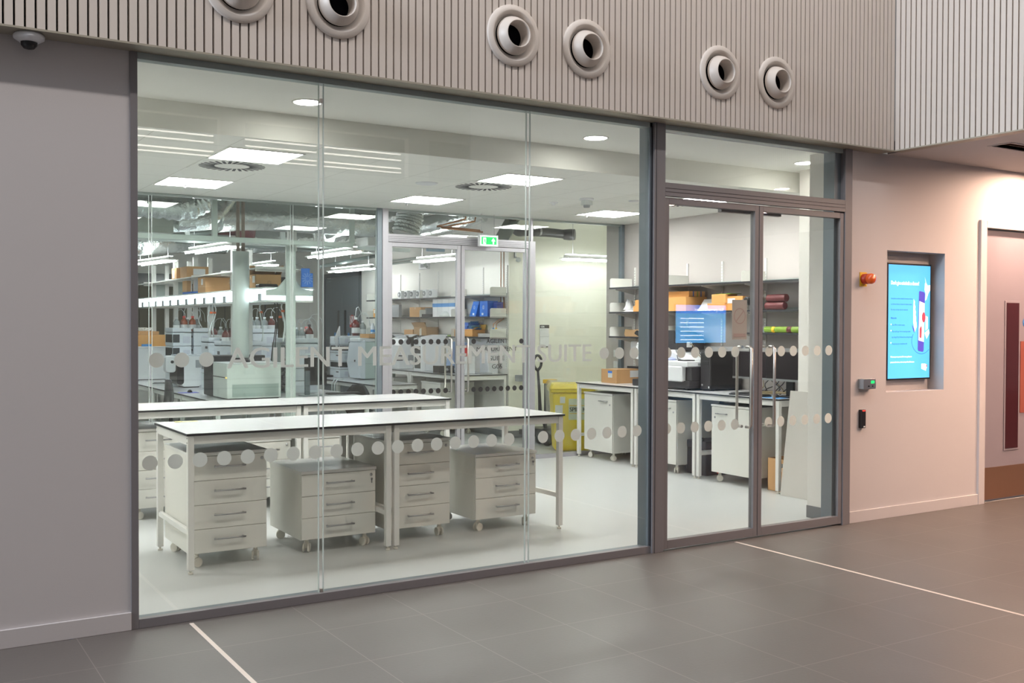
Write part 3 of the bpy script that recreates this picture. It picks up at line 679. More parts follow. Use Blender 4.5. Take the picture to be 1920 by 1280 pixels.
pedestal('white cupboard unit under the wall bench, farthest, beside the yellow bin', (7.285, 10.035, 0), 0.555, 0.62, 0.79, 1, RM, door=True, hside=1, ang=0.4)
pedestal('white cupboard unit under the wall bench, half hidden by the door mullion', (7.285, 8.91, 0), 0.55, 0.62, 0.79, 1, RM, door=True, hside=1, ang=1.2)
pedestal('white cupboard unit under the monitors, nearest the hall doors', (7.285, 7.82, 0), 0.60, 0.60, 0.79, 1, RM, door=True, hside=-1, ang=0.9)
single('sticky_note', MB().box(0, 0.16, 0, 0.03, 0, 0.002).box(0.0, 0.05, 0.0, 0.03, 0.002, 0.004), mat('yellow_note', (240,236,170), 0.7), 'pale yellow paper strip on the back left corner of the front bench', 'note', (0,0,0)).location = (1.80, 7.37, 0.9005)

# ================================================================== BOXES
def pxbox(xl, xc, xr, yb, yt, Z=None, Y=None, dmax=1.2):
    """near bottom corner seen at (xc, yb) standing on height Z (or on plane Y); returns x0,x1,y0,y1,z0,z1"""
    q = at(xc, yb, Z=Z) if Z is not None else at(xc, yb, Y=Y)
    x0, y0, z0 = q.x, q.y, q.z
    x1 = at(xr, yb, Y=y0).x; y1 = at(xl, yb, X=x0).y; z1 = at(xc, yt, Y=y0).z
    return [x0, x1, y0, min(y1, y0+dmax), z0, z1]
def carton(label, b, m='card', lab=None, tape=True, open_=None, group=None, stripes=False, name='cardboard_box'):
    x0, x1, y0, y1, z0, z1 = b
    z0 += 0.0005
    t = T(name, label, 'box', ((x0+x1)/2, (y0+y1)/2, z0), group)
    if open_ is None:
        t.p('body', MB().box(x0, x1, y0, y1, z0, z1), M[m], 0.002)
    else:
        w = 0.004
        t.p('body', MB().box(x0, x1, y0, y1, z0, z0+w).box(x0, x0+w, y0, y1, z0, z1).box(x1-w, x1, y0, y1, z0, z1).box(x0, x1, y0, y0+w, z0, z1).box(x0, x1, y1-w, y1, z0, z1), M[m])
        for k in open_:
            h = 0.45*(x1-x0)
            if k == 'l': fl = MB().prism([(x0, z1), (x0+w, z1), (x0-h*0.5+w, z1+h*0.75), (x0-h*0.5, z1+h*0.75)], 'y', y0, y1)
            if k == 'r': fl = MB().prism([(x1-w, z1), (x1, z1), (x1+h*0.25, z1+h*0.8), (x1+h*0.25-w, z1+h*0.8)], 'y', y0, y1)
            if k == 'b': fl = MB().box(x0, x1, y1-w, y1, z1, z1+0.8*h)
            if k == 'f': fl = MB().add([(x0, y0, z1), (x1, y0, z1), (x1, y0-h*0.7, z1+h*0.25), (x0, y0-h*0.7, z1+h*0.25), (x0, y0, z1+w), (x1, y0, z1+w), (x1, y0-h*0.7, z1+h*0.25+w), (x0, y0-h*0.7, z1+h*0.25+w)], [(0,1,2,3),(4,5,6,7),(0,1,5,4),(1,2,6,5),(2,3,7,6),(3,0,4,7)])
            if k == 'm': fl = MB().prism([(x0, z1), (x0+w, z1-w), ((x0+x1)/2, z1+0.35*h), ((x0+x1)/2, z1+0.35*h+w)], 'y', y0, y1)
            t.p('flap', fl, M[m])
    if tape and open_ is None and not stripes:
        xm = (x0+x1)/2; dx = x1-x0; ym = (y0+y1)/2
        t.p('tape', MB().box(x0-0.0006, x1+0.0006, ym-0.02, ym+0.02, z1-0.03, z1+0.0008), mat_tape)
    if stripes:
        s = [MB(), MB()]
        for i, f in enumerate((0.25, 0.5, 0.72)):
            xx = x0+(x1-x0)*f; s[i % 2].box(xx, xx+0.014, y0-0.0007, y1, z0+0.001, z1+0.0007)
        t.p('blue_stripe', s[0], M['blue']); t.p('green_stripe', s[1], M['green'])
    if lab:
        side, u0, u1, v0, v1 = lab
        if side == 'y': t.p('label', MB().box(x0+(x1-x0)*u0, x0+(x1-x0)*u1, y0-0.0015, y0-0.0004, z0+(z1-z0)*v0, z0+(z1-z0)*v1), M['label'])
        else: t.p('label', MB().box(x0-0.0015, x0-0.0004, y0+(y1-y0)*u0, y0+(y1-y0)*u1, z0+(z1-z0)*v0, z0+(z1-z0)*v1), M['label'])
    return t
mat_tape = mat('clear_tape', (206,184,150), 0.3)
def starmark(t, cx, cz, y, r, m='black_plastic'):
    s = MB()
    for k in range(12):
        a = 2*PI*k/12
        p = [(cx+r*f*math.cos(a+e), y-0.0016, cz+r*f*math.sin(a+e)) for f, e in ((0.35, -0.08), (1.0, -0.05), (1.0, 0.05), (0.35, 0.08))]
        s.add(p, [(0,1,2,3)])
    t.p('starburst_mark', s, M[m])

# ---- on the right wall bench
ZB = 0.9
b = pxbox(1128, 1156, 1190, 719, 695, Z=ZB); b[5] = b[4]+0.165; b[1] = b[0]+0.42; b[3] = b[2]+0.30
t = carton('brown parcel wrapped in clear tape on the far end of the wall bench', b, lab=('x', 0.28, 0.55, 0.4, 0.85), tape=False)
t.p('clear_tape', MB().box(b[0]-0.002, b[0]+0.06, b[2]-0.002, b[3], b[4], b[5]+0.002), M['wrap'])
t.p('address_label', MB().box(b[0]+0.2, b[0]+0.38, b[2]-0.003, b[2]-0.001, b[4]+0.07, b[4]+0.15), M['label'])
t.p('label_band', MB().box(b[0]-0.0025, b[0]-0.0016, b[2]+(b[3]-b[2])*0.28, b[2]+(b[3]-b[2])*0.55, b[4]+0.12, b[4]+0.145), M['blue'])

# microscope
q = at(1215, 722, Z=ZB); mx, my = 7.55, 9.02
mx, my = 7.60, 9.17
t = T('microscope', 'white and black microscope on the wall bench left of the door mullion', 'microscope', (mx, my, ZB))
t.p('base', MB().rbox(mx-0.20, mx+0.16, my-0.12, my+0.12, ZB+0.002, ZB+0.075, 0.05), M['dark_plastic'], 0.008)
t.p('column', MB().rbox(mx+0.06, mx+0.15, my-0.055, my+0.055, ZB+0.07, ZB+0.42, 0.02), M['dark_plastic'], 0.005)
t.p('stage', MB().box(mx-0.27, mx+0.10, my-0.10, my+0.10, ZB+0.20, ZB+0.225), M['black_plastic'], 0.003)
t.p('condenser', MB().cyl((mx-0.08, my, ZB+0.13), (mx-0.08, my, ZB+0.20), 0.035).cyl((mx-0.08, my, ZB+0.075), (mx-0.08, my, ZB+0.13), 0.022), M['black_plastic'])
t.p('focus_knob', MB().cyl((mx+0.09, my-0.11, ZB+0.12), (mx+0.09, my-0.055, ZB+0.12), 0.035, 24), M['black_plastic'], 0.003)
t.p('objective', MB().lathe([(0.0001, 0.0), (0.03, 0.0), (0.036, 0.02), (0.036, 0.055), (0.05, 0.06), (0.05, 0.075), (0.0001, 0.075)], (mx-0.08, my, ZB+0.225), n=24), M['black_plastic'])
t.p('head', MB().prism([(mx-0.17, ZB+0.30), (mx+0.16, ZB+0.30), (mx+0.16, ZB+0.505), (mx-0.12, ZB+0.505), (mx-0.15, ZB+0.48)], 'y', my-0.085, my+0.085), M['white_plastic'], 0.012)
t.p('turret', MB().prism([(mx-0.12, ZB+0.505), (mx-0.015, ZB+0.505), (mx-0.015, ZB+0.575), (mx-0.06, ZB+0.585)], 'y', my-0.06, my+0.06), M['white_plastic'], 0.01)
ey = MB()
for s in (-1, 1): ey.tube([(mx-0.07, my+s*0.033, ZB+0.54), (mx-0.14, my+s*0.033, ZB+0.58), (mx-0.19, my+s*0.033, ZB+0.61)], [0.024, 0.022, 0.027], 16)
t.p('eyepieces', ey, M['black_plastic'])

# printer like analyser: dark plinth, white lid, tall dark scanning head
q = at(1180, 735, Z=ZB)
x0, y0, y1 = 7.30, 8.215, 8.78
t = T('analyser', 'low wide analyser, dark base with white lid, behind the door mullion', 'instrument', (7.6, 8.4, ZB))
t.p('base', MB().box(x0+0.03, 7.92, y0, y1, ZB+0.02, ZB+0.10).box(x0+0.06, 7.92, y0+0.0, y1, ZB+0.10, ZB+0.25), M['dark_plastic'], 0.006)
t.p('feet', MB().box(x0+0.06, x0+0.10, y0+0.05, y0+0.09, ZB, ZB+0.02).box(x0+0.06, x0+0.10, y1-0.09, y1-0.05, ZB, ZB+0.02).box(7.85, 7.89, y0+0.05, y0+0.09, ZB, ZB+0.02).box(7.85, 7.89, y1-0.09, y1-0.05, ZB, ZB+0.02), M['black_plastic'])
t.p('front_cover', MB().box(x0-0.01, x0+0.06, y0+0.08, y1, ZB+0.09, ZB+0.255), M['white_plastic'], 0.012)
t.p('lid', MB().box(x0, 7.93, y0-0.005, y1, ZB+0.25, ZB+0.31), M['white_plastic'], 0.01)
t.p('hood', MB().prism([(y0+0.2, ZB+0.311), (y1, ZB+0.311), (y1, ZB+0.42), (y0+0.42, ZB+0.42)], 'x', 7.45, 7.93), M['white_plastic'], 0.01)
t.p('port_strip', MB().box(7.45, 7.9, y0-0.008, y0-0.004, ZB+0.265, ZB+0.29), M['grey_plastic'])
t = T('optical_unit', 'dark sloping instrument head standing on the white analyser', 'instrument', (7.75, 8.6, ZB+0.42))
b0 = [7.55, 7.90, 8.50, 9.12]
t.p('body', MB().prism([(8.56, ZB+0.421), (8.92, ZB+0.421), (8.92, ZB+0.635), (8.74, ZB+0.635), (8.56, ZB+0.56)], 'x', 7.58, 7.86), M['dark_plastic'], 0.006)
t.p('connector', MB().box(7.60, 7.66, 8.54, 8.56, ZB+0.45, ZB+0.51), M['label'])
for i, (c0, m_) in enumerate(((0.0, 'cable'), (0.02, 'cable_tan'))):
    single('signal_cable', MB().tube([(7.63, 8.535, ZB+0.50-c0), (7.62, 8.50, ZB+0.51-c0), (7.62-c0, 8.42, ZB+0.45-c0), (7.64-c0, 8.36, ZB+0.35), (7.66-c0, 8.30, ZB+0.3155)], 0.004, 8), M[m_], ['black', 'tan'][i]+' signal cable running from the dark instrument head to the white lid', 'cable', (7.63, 8.3, ZB+0.4))
single('cable', MB().tube([(7.575, 8.70, ZB+0.5), (7.50, 8.62, ZB+0.42), (7.42, 8.5, ZB+0.33), (7.40, 8.40, ZB+0.3155), (7.44, 8.26, ZB+0.3155)], 0.004, 8), M['cable'], 'thin black cable drooping across the white lid to the black tower', 'cable', (7.5, 8.3, ZB+0.4))
single('plastic_bag', MB().lathe([(0.0001, 0), (0.07, 0), (0.055, 0.02), (0.02, 0.03), (0.0001, 0.028)], (7.42, 8.62, ZB+0.3105), n=9), mat('lilac_film', (170,180,220), 0.3), 'small crumpled lilac plastic bag on the white analyser lid', 'bag', (7.42, 8.62, ZB+0.3105))
single('tablet_remote', MB().rbox(7.34, 7.48, 8.28, 8.42, ZB+0.3105, ZB+0.322, 0.02), M['black_plastic'], 'flat black handset lying on the white analyser lid', 'handset', (7.41, 8.35, ZB+0.3105))

# black tower computer
b = [7.40, 7.93, 7.745, 7.965, ZB, ZB+0.46]
t = T('computer_tower', 'tall black computer tower standing on the wall bench', 'computer', (7.7, 8.11, ZB))
t.p('case', MB().box(7.48, 7.92, 8.04, 8.19, ZB+0.012, ZB+0.415), M['black_plastic'], 0.006)
t.p('front_panel', MB().box(7.465, 7.48, 8.043, 8.187, ZB+0.015, ZB+0.41), M['dark_plastic'], 0.004)
t.p('drive_bay', MB().box(7.461, 7.465, 8.06, 8.17, ZB+0.27, ZB+0.31).box(7.461, 7.465, 8.06, 8.17, ZB+0.32, ZB+0.385), M['black_plastic'])
t.p('power_button', MB().lathe([(0.0001, -0.004), (0.012, -0.004), (0.012, 0)], (7.465, 8.16, ZB+0.06), 'x', 16), M['zinc'])
t.p('badge', MB().box(7.462, 7.465, 8.05, 8.062, ZB+0.03, ZB+0.05), M['label'])
t.p('feet', MB().box(7.50, 7.54, 8.05, 8.18, ZB, ZB+0.012).box(7.86, 7.90, 8.05, 8.18, ZB, ZB+0.012), M['black_plastic'])
# monitors
def monitor(label, Xc, ya, yb, z0, z1, base=True):
    t = T('monitor', label, 'monitor', (Xc+0.1, (ya+yb)/2, ZB), 'monitors on the wall bench')
    t.p('housing', MB().box(Xc, Xc+0.03, ya, yb, z0, z1), M['dark_plastic'], 0.004)
    t.p('screen', MB().box(Xc-0.003, Xc, ya+0.008, yb-0.008, z0+0.022, z1-0.008), M['screen_off'])
    t.p('lower_bezel', MB().box(Xc-0.004, Xc, ya, yb, z0, z0+0.02), M['zinc'])
    ym = (ya+yb)/2
    t.p('stand', MB().box(Xc+0.05, Xc+0.08, ym-0.045, ym+0.045, ZB+0.01, z0+0.2).box(Xc+0.03, Xc+0.06, ym-0.05, ym+0.05, z0+0.12, z0+0.22), M['black_plastic'], 0.003)
    t.p('foot', MB().rbox(Xc-0.06, Xc+0.14, ym-0.12, ym+0.12, ZB+0.0005, ZB+0.012, 0.03), M['black_plastic'])
monitor('dark switched off monitor on the wall bench, left one beside the tower', 7.55, 7.26, at(1374, 700, X=7.55).y, ZB+0.15, ZB+0.43)
monitor('large dark switched off monitor, right one nearest the riser', 7.46, 6.72, 7.24, ZB+0.155, ZB+0.44)
def keyboard(label, x, y, L, m, rot=0, z=ZB, Wd=0.13):
    t = T('keyboard', label, 'keyboard', (0,0,0))
    t.p('body', MB().box(-Wd/2, Wd/2, -L/2, L/2, 0.0005, 0.016), M[m], 0.004)
    k = MB()
    for i in range(5):
        for j in range(14):
            k.box(-Wd/2+0.012+i*(Wd-0.02)/5, -Wd/2+0.012+(i+0.8)*(Wd-0.02)/5, -L/2+0.012+j*(L-0.02)/14, -L/2+0.012+(j+0.82)*(L-0.02)/14, 0.016, 0.021)
    t.p('keys', k, M['black_plastic'])
    t.o.location = (x, y, z); t.o.rotation_euler = (0, 0, rot)
keyboard('black keyboard in front of the left dark monitor', 7.345, 7.34, 0.44, 'dark_plastic', 0.05)
single('mouse_mat', MB().rbox(7.27, 7.45, 6.90, 7.10, ZB+0.0003, ZB+0.003, 0.01), M['blue_light'], 'blue mouse mat on the near end of the wall bench', 'mouse mat', (7.36, 7.0, ZB+0.0003))
def mouse(label, q):
    single('mouse', MB().lathe([(0.0001, 0.034), (0.012, 0.032), (0.024, 0.022), (0.030, 0.008), (0.030, 0.0), (0.0001, 0)], q, n=20), M['black_plastic'], label, 'mouse', q)
mouse('black mouse on the blue mat of the wall bench', (7.36, 7.01, ZB+0.0032))
random.seed(3)
cols = ['cable', 'cable', 'cable_tan', 'cable_tan', 'cable', 'cable_tan', 'cable', 'cable']
for k in range(14):
    ya = 6.78+0.06*k; pts = []
    xx = 7.66+0.10*random.random()
    za = ZB+0.22+0.14*random.random()
    y2 = ya+random.uniform(-0.25, 0.25)
    y2 = max(6.76, min(7.68, y2))
    for i in range(9):
        f = i/8
        pts.append((xx+0.05*math.sin(f*5+k), ya*(1-f)+y2*f+0.04*math.sin(f*7+k), za*(1-f)+(ZB+0.008)*f - 0.06*math.sin(PI*f)*(1-f)))
    pts[-1] = (pts[-1][0], pts[-1][1], ZB+0.006)
    single('tangled_cable', MB().tube(pts, 0.0045, 6), M[cols[k % 8]], 'loose cable in the tangle hanging behind the two dark monitors', 'cable', pts[-1], 'tangled cables behind the monitors')
single('cable_heap', MB().tube([(7.62+0.06*math.cos(a*0.9)*(1+0.3*math.sin(a*0.37)), 7.15+0.30*math.sin(a*0.61), ZB+0.010+0.012*(1+math.sin(a*1.3))) for a in [i*0.35 for i in range(110)]], 0.0045, 6), M['cable_tan'], 'tan cable coiled on the bench below the right monitor', 'cable', (7.62, 7.15, ZB))
# socket trunking on the wall
t = T('socket_trunking', 'white socket trunking along the right wall above the bench', 'trunking', (7.93, 8.0, 1.25))
t.p('channel', MB().box(7.93, XW-0.001, 6.70, 8.95, 1.235, 1.36), M['white_plastic'], 0.004)
for k in range(6):
    y = 6.95+k*0.33
    s = t.p('socket', MB().box(7.922, 7.93, y, y+0.146, 1.255, 1.34), M['white_steel'], 0.002)
    if k % 2 == 0:
        pn = MB()
        for o in (0.035, 0.11):
            for dy, dz in ((0, 0.015), (-0.011, -0.008), (0.011, -0.008)): pn.box(7.9205, 7.922, y+o+dy-0.002, y+o+dy+0.002, 1.295+dz-0.003, 1.295+dz+0.003)
        s.p('pin_holes', pn, M['black_plastic'])
    else: s.p('rocker', MB().box(7.917, 7.922, y+0.06, y+0.09, 1.285, 1.31), M['white_plastic'])
single('wall_dispenser', MB().rbox(7.80, XW-0.001, 9.50, 9.80, 1.22, 1.40, 0.03, 'x'), M['white_plastic'], 'rounded white wall dispenser behind the microscope', 'dispenser', (7.9, 9.65, 1.22), bevel=0.01)

# under the bench
t = T('equipment_case', 'black equipment case with red clips under the wall bench', 'case', (7.6, 8.2, 0))
t.p('body', MB().box(7.44, 7.86, 8.07, 8.38, 0.002, 0.36), M['black_plastic'], 0.012)
t.p('lid', MB().box(7.435, 7.865, 8.065, 8.385, 0.285, 0.365), M['dark_plastic'], 0.012)
t.p('handle', MB().tube([(7.48, 8.15, 0.365), (7.48, 8.15, 0.39), (7.48, 8.30, 0.39), (7.48, 8.30, 0.365)], 0.008), M['black_plastic'])
t.p('clip', MB().box(7.60, 7.66, 8.058, 8.07, 0.02, 0.12), M['red'])
b = [7.36, 7.60, 6.91, 7.11, 0, 0.315]
t = carton('open brown carton on the floor behind the near leg of the wall bench', b, 'card', lab=('x', 0.1, 0.3, 0.62, 0.8), open_='')
t = T('leaning_board', 'pale grey board leaning at the near end of the wall bench', 'board', (7.3, 6.6, 0))
bx = [(7.255, 6.82, 0.0), (7.255, 6.28, 0.0), (7.30, 6.28, 0.93), (7.30, 6.72, 0.955)]
bx = [at(1471, 928, Z=0.001), at(1541, 940, Z=0.001), at(1541, 740.5, X=7.285), at(1485.5, 734, X=7.285)]
bx = [Vector((7.232, 6.828, 0.001)), Vector((7.232, 6.27, 0.001)), Vector((7.286, 6.27, 0.985)), Vector((7.286, 6.76, 0.985))]
v = bx+[p+Vector((0.012, 0, 0)) for p in bx]
t.p('panel', MB().add(v, [(0,1,2,3),(4,5,6,7),(0,1,5,4),(1,2,6,5),(2,3,7,6),(3,0,4,7)]), mat('pale_grey_board', (196,192,186), 0.5), 0.001)

# ---- shelves on the right wall of the front room
def upright(x, y, z0, z1, label, grp):
    t = T('shelf_upright', label, 'bracket rail', (x, y, z0), grp)
    t.p('rail', MB().box(x-0.014, x, y-0.012, y+0.012, z0, z1), M['white_steel'])
    s = MB(); z = z0+0.02
    while z < z1-0.02: s.box(x-0.0148, x-0.014, y-0.007, y-0.003, z, z+0.012).box(x-0.0148, x-0.014, y+0.003, y+0.007, z, z+0.012); z += 0.032
    t.p('slots', s, M['grey_plastic'])
def shelf(label, x0, x1, ya, yb, z, grp, ends=(), brackets=(), lip=True):
    t = T('wall_shelf', label, 'shelf', (x1, (ya+yb)/2, z), grp)
    t.p('board', MB().box(x0, x1, ya, yb, z-0.018, z), M['grey_shelf'], 0.001)
    t.p('front_edge', MB().box(x0-0.003, x0, ya, yb, z-0.018, z+0.001), M['black_core'])
    if lip: t.p('back_stop', MB().box(x1-0.02, x1-0.005, ya, yb, z, z+0.03), M['galv'])
    for e in ends:
        t.p('end_plate', MB().rbox(x0+0.01, x1-0.02, e, e+0.004, z, z+0.105, 0.02, 'y') if False else MB().prism([(x0+0.005, z), (x1-0.02, z), (x1-0.02, z+0.115), (x0+0.03, z+0.115), (x0+0.012, z+0.108), (x0+0.005, z+0.09)], 'y', e, e+0.003), M['frost_white'])
    for y in brackets:
        t.p('bracket', MB().prism([(x1-0.005, z-0.018), (x0+0.06, z-0.018), (x0+0.06, z-0.028), (x1-0.005, z-0.085)], 'y', y-0.002, y+0.002), M['white_steel'])
M['grey_shelf'] = mat('grey_shelf_board', (176,174,172), 0.5)
M['frost_white'] = mat('white_shelf_end_plate', (222,222,216), 0.5)
for y, lb in ((9.93, 'farthest'), (8.97, 'second'), (8.40, 'third'), (7.75, 'fourth, behind the door stiles'), (6.95, 'nearest')):
    upright(XW-0.001, y, 0.95 if y > 8.9 else 1.37, 2.30, 'white slotted shelf rail on the right wall, '+lb, 'shelf rails on the right wall')
gs = 'shelves on the right wall'
shelf('top shelf on the right wall, empty, with pale end plates', 7.60, 7.965, 6.72, 9.965, 2.045, gs, ends=(9.955, 8.93, 7.73), brackets=(9.92, 8.96, 8.39, 7.74))
shelf('middle shelf on the right wall, full of small cartons', 7.60, 7.965, 6.72, 9.965, 1.75, gs, ends=(9.955, 8.93, 7.73), brackets=(9.92, 8.96, 8.39, 7.74))
shelf('lowest shelf on the right wall behind the microscope', 7.60, 7.965, 8.94, 9.965, 1.456, gs, ends=(9.955,), brackets=(9.92, 8.96))
shelf('short low shelf on the right wall carrying the green roll', 7.60, 7.965, 6.72, 7.77, 1.521, gs, ends=(), brackets=(7.74, 6.96))
shelf('shelf end behind the dark instrument head', 7.62, 7.965, 8.70, 8.925, 1.47, gs, ends=(8.915,))
def onshelf(xl, xc, xr, yt, Xf, z, yb=None):
    """carton whose -X face lies at Xf, seen from xl (far) to xc (near), standing on height z"""
    ya = at(xc, 600, X=Xf).y; yb_ = at(xl, 600, X=Xf).y
    z1 = at(xc, yt, X=Xf).z; x1 = at(xr, 600, Y=ya).x
    return [Xf, min(max(x1, Xf+0.06), 7.94), ya, yb_, z, z1]
zs = 1.7505
carton('tan striped carton, bottom one of two left of the mullion', onshelf(1187, 1207, 1216, 573, 7.64, zs), 'card_orange', stripes=True)
bb = onshelf(1190.5, 1207, 1216, 562, 7.66, zs); bb[4] = onshelf(1187, 1207, 1216, 573, 7.64, zs)[5]+0.0005
carton('tan striped carton, top one of two left of the mullion', bb, 'card_orange', stripes=True)
b1 = [7.64, 7.90, 9.02, 9.22, zs, zs+0.075]; b2 = [7.64, 7.90, 9.01, 9.22, zs+0.076, zs+0.15]; b3 = [7.66, 7.92, 8.98, 9.24, zs+0.1515, zs+0.212]
carton('tan carton behind the mullion, bottom of three', [7.64, 7.9, 8.945, 9.2, zs, zs+0.088], 'card_orange')
carton('tan carton behind the mullion, middle of three', [7.64, 7.9, 8.945, 9.2, zs+0.0885, zs+0.155], 'card_orange')
carton('tan striped carton topmost of three right of the mullion', [7.68, 7.92, 8.62, 9.15, zs+0.160, zs+0.222], 'card_orange', stripes=True)
carton('plain tan carton right of the mullion under the striped one', [7.62, 7.93, 8.60, 8.915, zs, zs+0.158], 'card_orange', tape=False)
carton('flat tan carton on the middle shelf, lower one near the door stile', onshelf(1326, 1358, 1364, 568, 7.62, zs), 'card_orange', tape=False)
bb = onshelf(1334, 1360, 1380, 551, 7.63, zs); bb[4] = onshelf(1326, 1358, 1364, 568, 7.62, zs)[5]+0.001; bb[1] = 7.80
carton('tan carton lying on the flat one near the door stile', bb, 'card_orange', tape=False)
single('flat_folder', MB().box(7.64, 7.80, bb[2]-0.06, bb[3]-0.05, bb[5]+0.001, bb[5]+0.006), M['green'], 'thin green edged folder lying on the tan carton', 'folder', (7.7, bb[2], bb[5]+0.001))
bb = onshelf(1361, 1380, 1392, 555, 7.66, zs)
carton('tan carton with a blue and white label by the door stile', [7.66, 7.93, 7.77, bb[3]-0.0, zs, zs+0.15], 'card_orange', lab=('x', 0.45, 0.95, 0.5, 0.85), tape=False)
single('leaning_leaflet', MB().add([(7.70, 8.30, zs), (7.70, 8.50, zs), (7.80, 8.50, zs+0.13), (7.80, 8.33, zs+0.13), (7.703, 8.30, zs), (7.703, 8.50, zs), (7.803, 8.50, zs+0.13), (7.803, 8.33, zs+0.13)], [(0,1,2,3),(4,5,6,7),(0,1,5,4),(1,2,6,5),(2,3,7,6),(3,0,4,7)]), M['paper'], 'white printed leaflet leaning on the middle shelf between cartons', 'leaflet', (7.72, 8.4, zs))
t = T('camera_mount', 'black camera like device with a silver knob on the middle shelf', 'camera', (7.7, 7.66, zs))
t.p('body', MB().box(7.62, 7.72, 7.58, 7.70, zs+0.05, zs+0.14), M['black_plastic'], 0.008)
t.p('lens', MB().cyl((7.575, 7.64, zs+0.10), (7.62, 7.64, zs+0.10), 0.032, 20), M['black_plastic'])
t.p('tripod', MB().cyl((7.67, 7.64, zs), (7.67, 7.64, zs+0.05), 0.03, 14), M['zinc'])
for k, z in enumerate((0.0, 0.078)):
    single('dark_roll', MB().tube([(7.70, 7.22-0.02*k, zs+0.041+z), (7.70, 7.47-0.02*k, zs+0.041+z)], 0.039, 20), M['maroon'], ['dark red roll on the middle shelf right of the stile, bottom one', 'dark red roll on the middle shelf right of the stile, top one'][k], 'roll', (7.7, 7.35, zs+z), bevel=0.008)
carton('small blue and white carton at the near end of the middle shelf', [7.62, 7.80, 6.80, 6.93, zs, zs+0.14], 'blue', tape=False, lab=('x', 0.1, 0.9, 0.05, 0.55))
t = T('green_roll', 'long green tube with a yellow band on the short shelf', 'roll', (7.68, 7.1, 1.5215))
t.p('tube', MB().tube([(7.66, 6.76, 1.553), (7.66, 7.44, 1.553)], 0.031, 20), M['green'])
t.p('bands', MB().tube([(7.66, 7.30, 1.553), (7.66, 7.34, 1.553)], 0.0318, 20).tube([(7.66, 6.92, 1.553), (7.66, 6.935, 1.553)], 0.0318, 20), M['amber_plastic'])
t.p('sticker', MB().tube([(7.66, 7.08, 1.553), (7.66, 7.14, 1.553)], 0.0316, 20), M['maroon'])
# crumpled paper on the left end
random.seed(11)
for k, (yy, hh, ww) in enumerate(((9.72, 0.02, 0.24), (9.78, 0.09, 0.12))):
    mb = MB(); n = 9
    ring = []
    for j, f in enumerate((0.0, 0.35, 0.7, 1.0)):
        for i in range(n):
            a = 2*PI*i/n; r = ww*(1-0.55*f)*random.uniform(0.75, 1.0)
            ring.append((7.77+0.7*r*math.cos(a), yy+0.7*r*math.sin(a), zs+0.001+hh*f*random.uniform(0.85, 1.2) + (0.0 if k == 0 else 0.03*f)))
    fs = [(j*n+i, j*n+(i+1)%n, (j+1)*n+(i+1)%n, (j+1)*n+i) for j in range(3) for i in range(n)]+[tuple(range(n))[::-1], tuple(range(3*n, 4*n))]
    mb.add(ring, fs)
    if k == 1: mb.v = [(x, y, z+0.024) for x, y, z in mb.v]
    single('paper_bag', mb, M['paper'], ['flat crumpled white paper sheets at the far end of the middle shelf', 'crumpled white paper bag on top of the flat sheets'][k], 'paper', (7.77, yy, zs))
z4 = 1.4565
single('moulded_tray', MB().prism([(9.42, z4), (9.70, z4), (9.72, z4+0.03), (9.70, z4+0.085), (9.62, z4+0.07), (9.50, z4+0.085), (9.42, z4+0.06)], 'x', 7.64, 7.74), M['card_dark'], 'brown moulded pulp tray on the lowest shelf above the microscope', 'tray', (7.7, 9.56, z4))
t = T('black_device', 'black camera like device on the lowest shelf above the microscope', 'device', (7.67, 9.22, z4))
t.p('body', MB().box(7.64, 7.74, 9.15, 9.28, z4, z4+0.055), M['black_plastic'], 0.006)
t.p('top_ring', MB().tube([(7.69, 9.21, z4+0.055), (7.69, 9.21, z4+0.115)], 0.05, 20), M['dark_plastic'], 0.004)
carton('small tan carton on the lowest shelf beside the door mullion', [7.66, 7.80, 8.98, 9.12, z4, z4+0.12], 'card_orange', tape=False)

# ---- spill kit bin and pallet truck behind the partition
bx0, by0, x1, y1 = -0.26, 0.0, 0.26, 0.50
t = T('wheeled_bin', 'yellow spill kit bin in clear wrap behind the inner glass', 'bin', (0, 0, 0))
BOXF = [(3,2,1,0),(4,5,6,7),(0,1,5,4),(1,2,6,5),(2,3,7,6),(3,0,4,7)]
def ring_box(x0, x1, y0, y1, z, i): return [(x0+i, y0+i, z), (x1-i, y0+i, z), (x1-i, y1-i, z), (x0+i, y1-i, z)]
t.p('body', MB().add(ring_box(bx0, x1, by0, y1, 0.002, 0.045)+ring_box(bx0, x1, by0, y1, 0.74, 0.0), BOXF), M['yellow'], 0.025)
t.p('rim', MB().box(bx0-0.02, x1+0.02, by0-0.02, y1+0.02, 0.74, 0.785), M['yellow'], 0.012)
t.p('lid', MB().add(ring_box(bx0-0.035, x1+0.035, by0-0.035, y1+0.035, 0.785, 0)+ring_box(bx0-0.035, x1+0.035, by0-0.035, y1+0.035, 0.85, 0.05), BOXF), M['yellow'], 0.01)
sl = lambda z: 0.045*(1-(z-0.002)/0.738)
def plate(u0, u1, z0, z1, d=0.004, mb=None):
    return (mb or MB()).add([(u0, by0+sl(z0)-d, z0), (u1, by0+sl(z0)-d, z0), (u1, by0+sl(z1)-d, z1), (u0, by0+sl(z1)-d, z1), (u0, by0+sl(z0), z0), (u1, by0+sl(z0), z0), (u1, by0+sl(z1), z1), (u0, by0+sl(z1), z1)], [(0,1,2,3),(4,5,6,7),(0,1,5,4),(1,2,6,5),(2,3,7,6),(3,0,4,7)])
lb = t.p('kit_label', plate(-0.055, 0.235, 0.40, 0.665), mat('pale_green_label', (206,216,200), 0.5))
lb.p('label_band', plate(-0.045, 0.225, 0.475, 0.483, 0.0055, plate(-0.045, 0.225, 0.575, 0.585, 0.0055)), M['amber_plastic'])
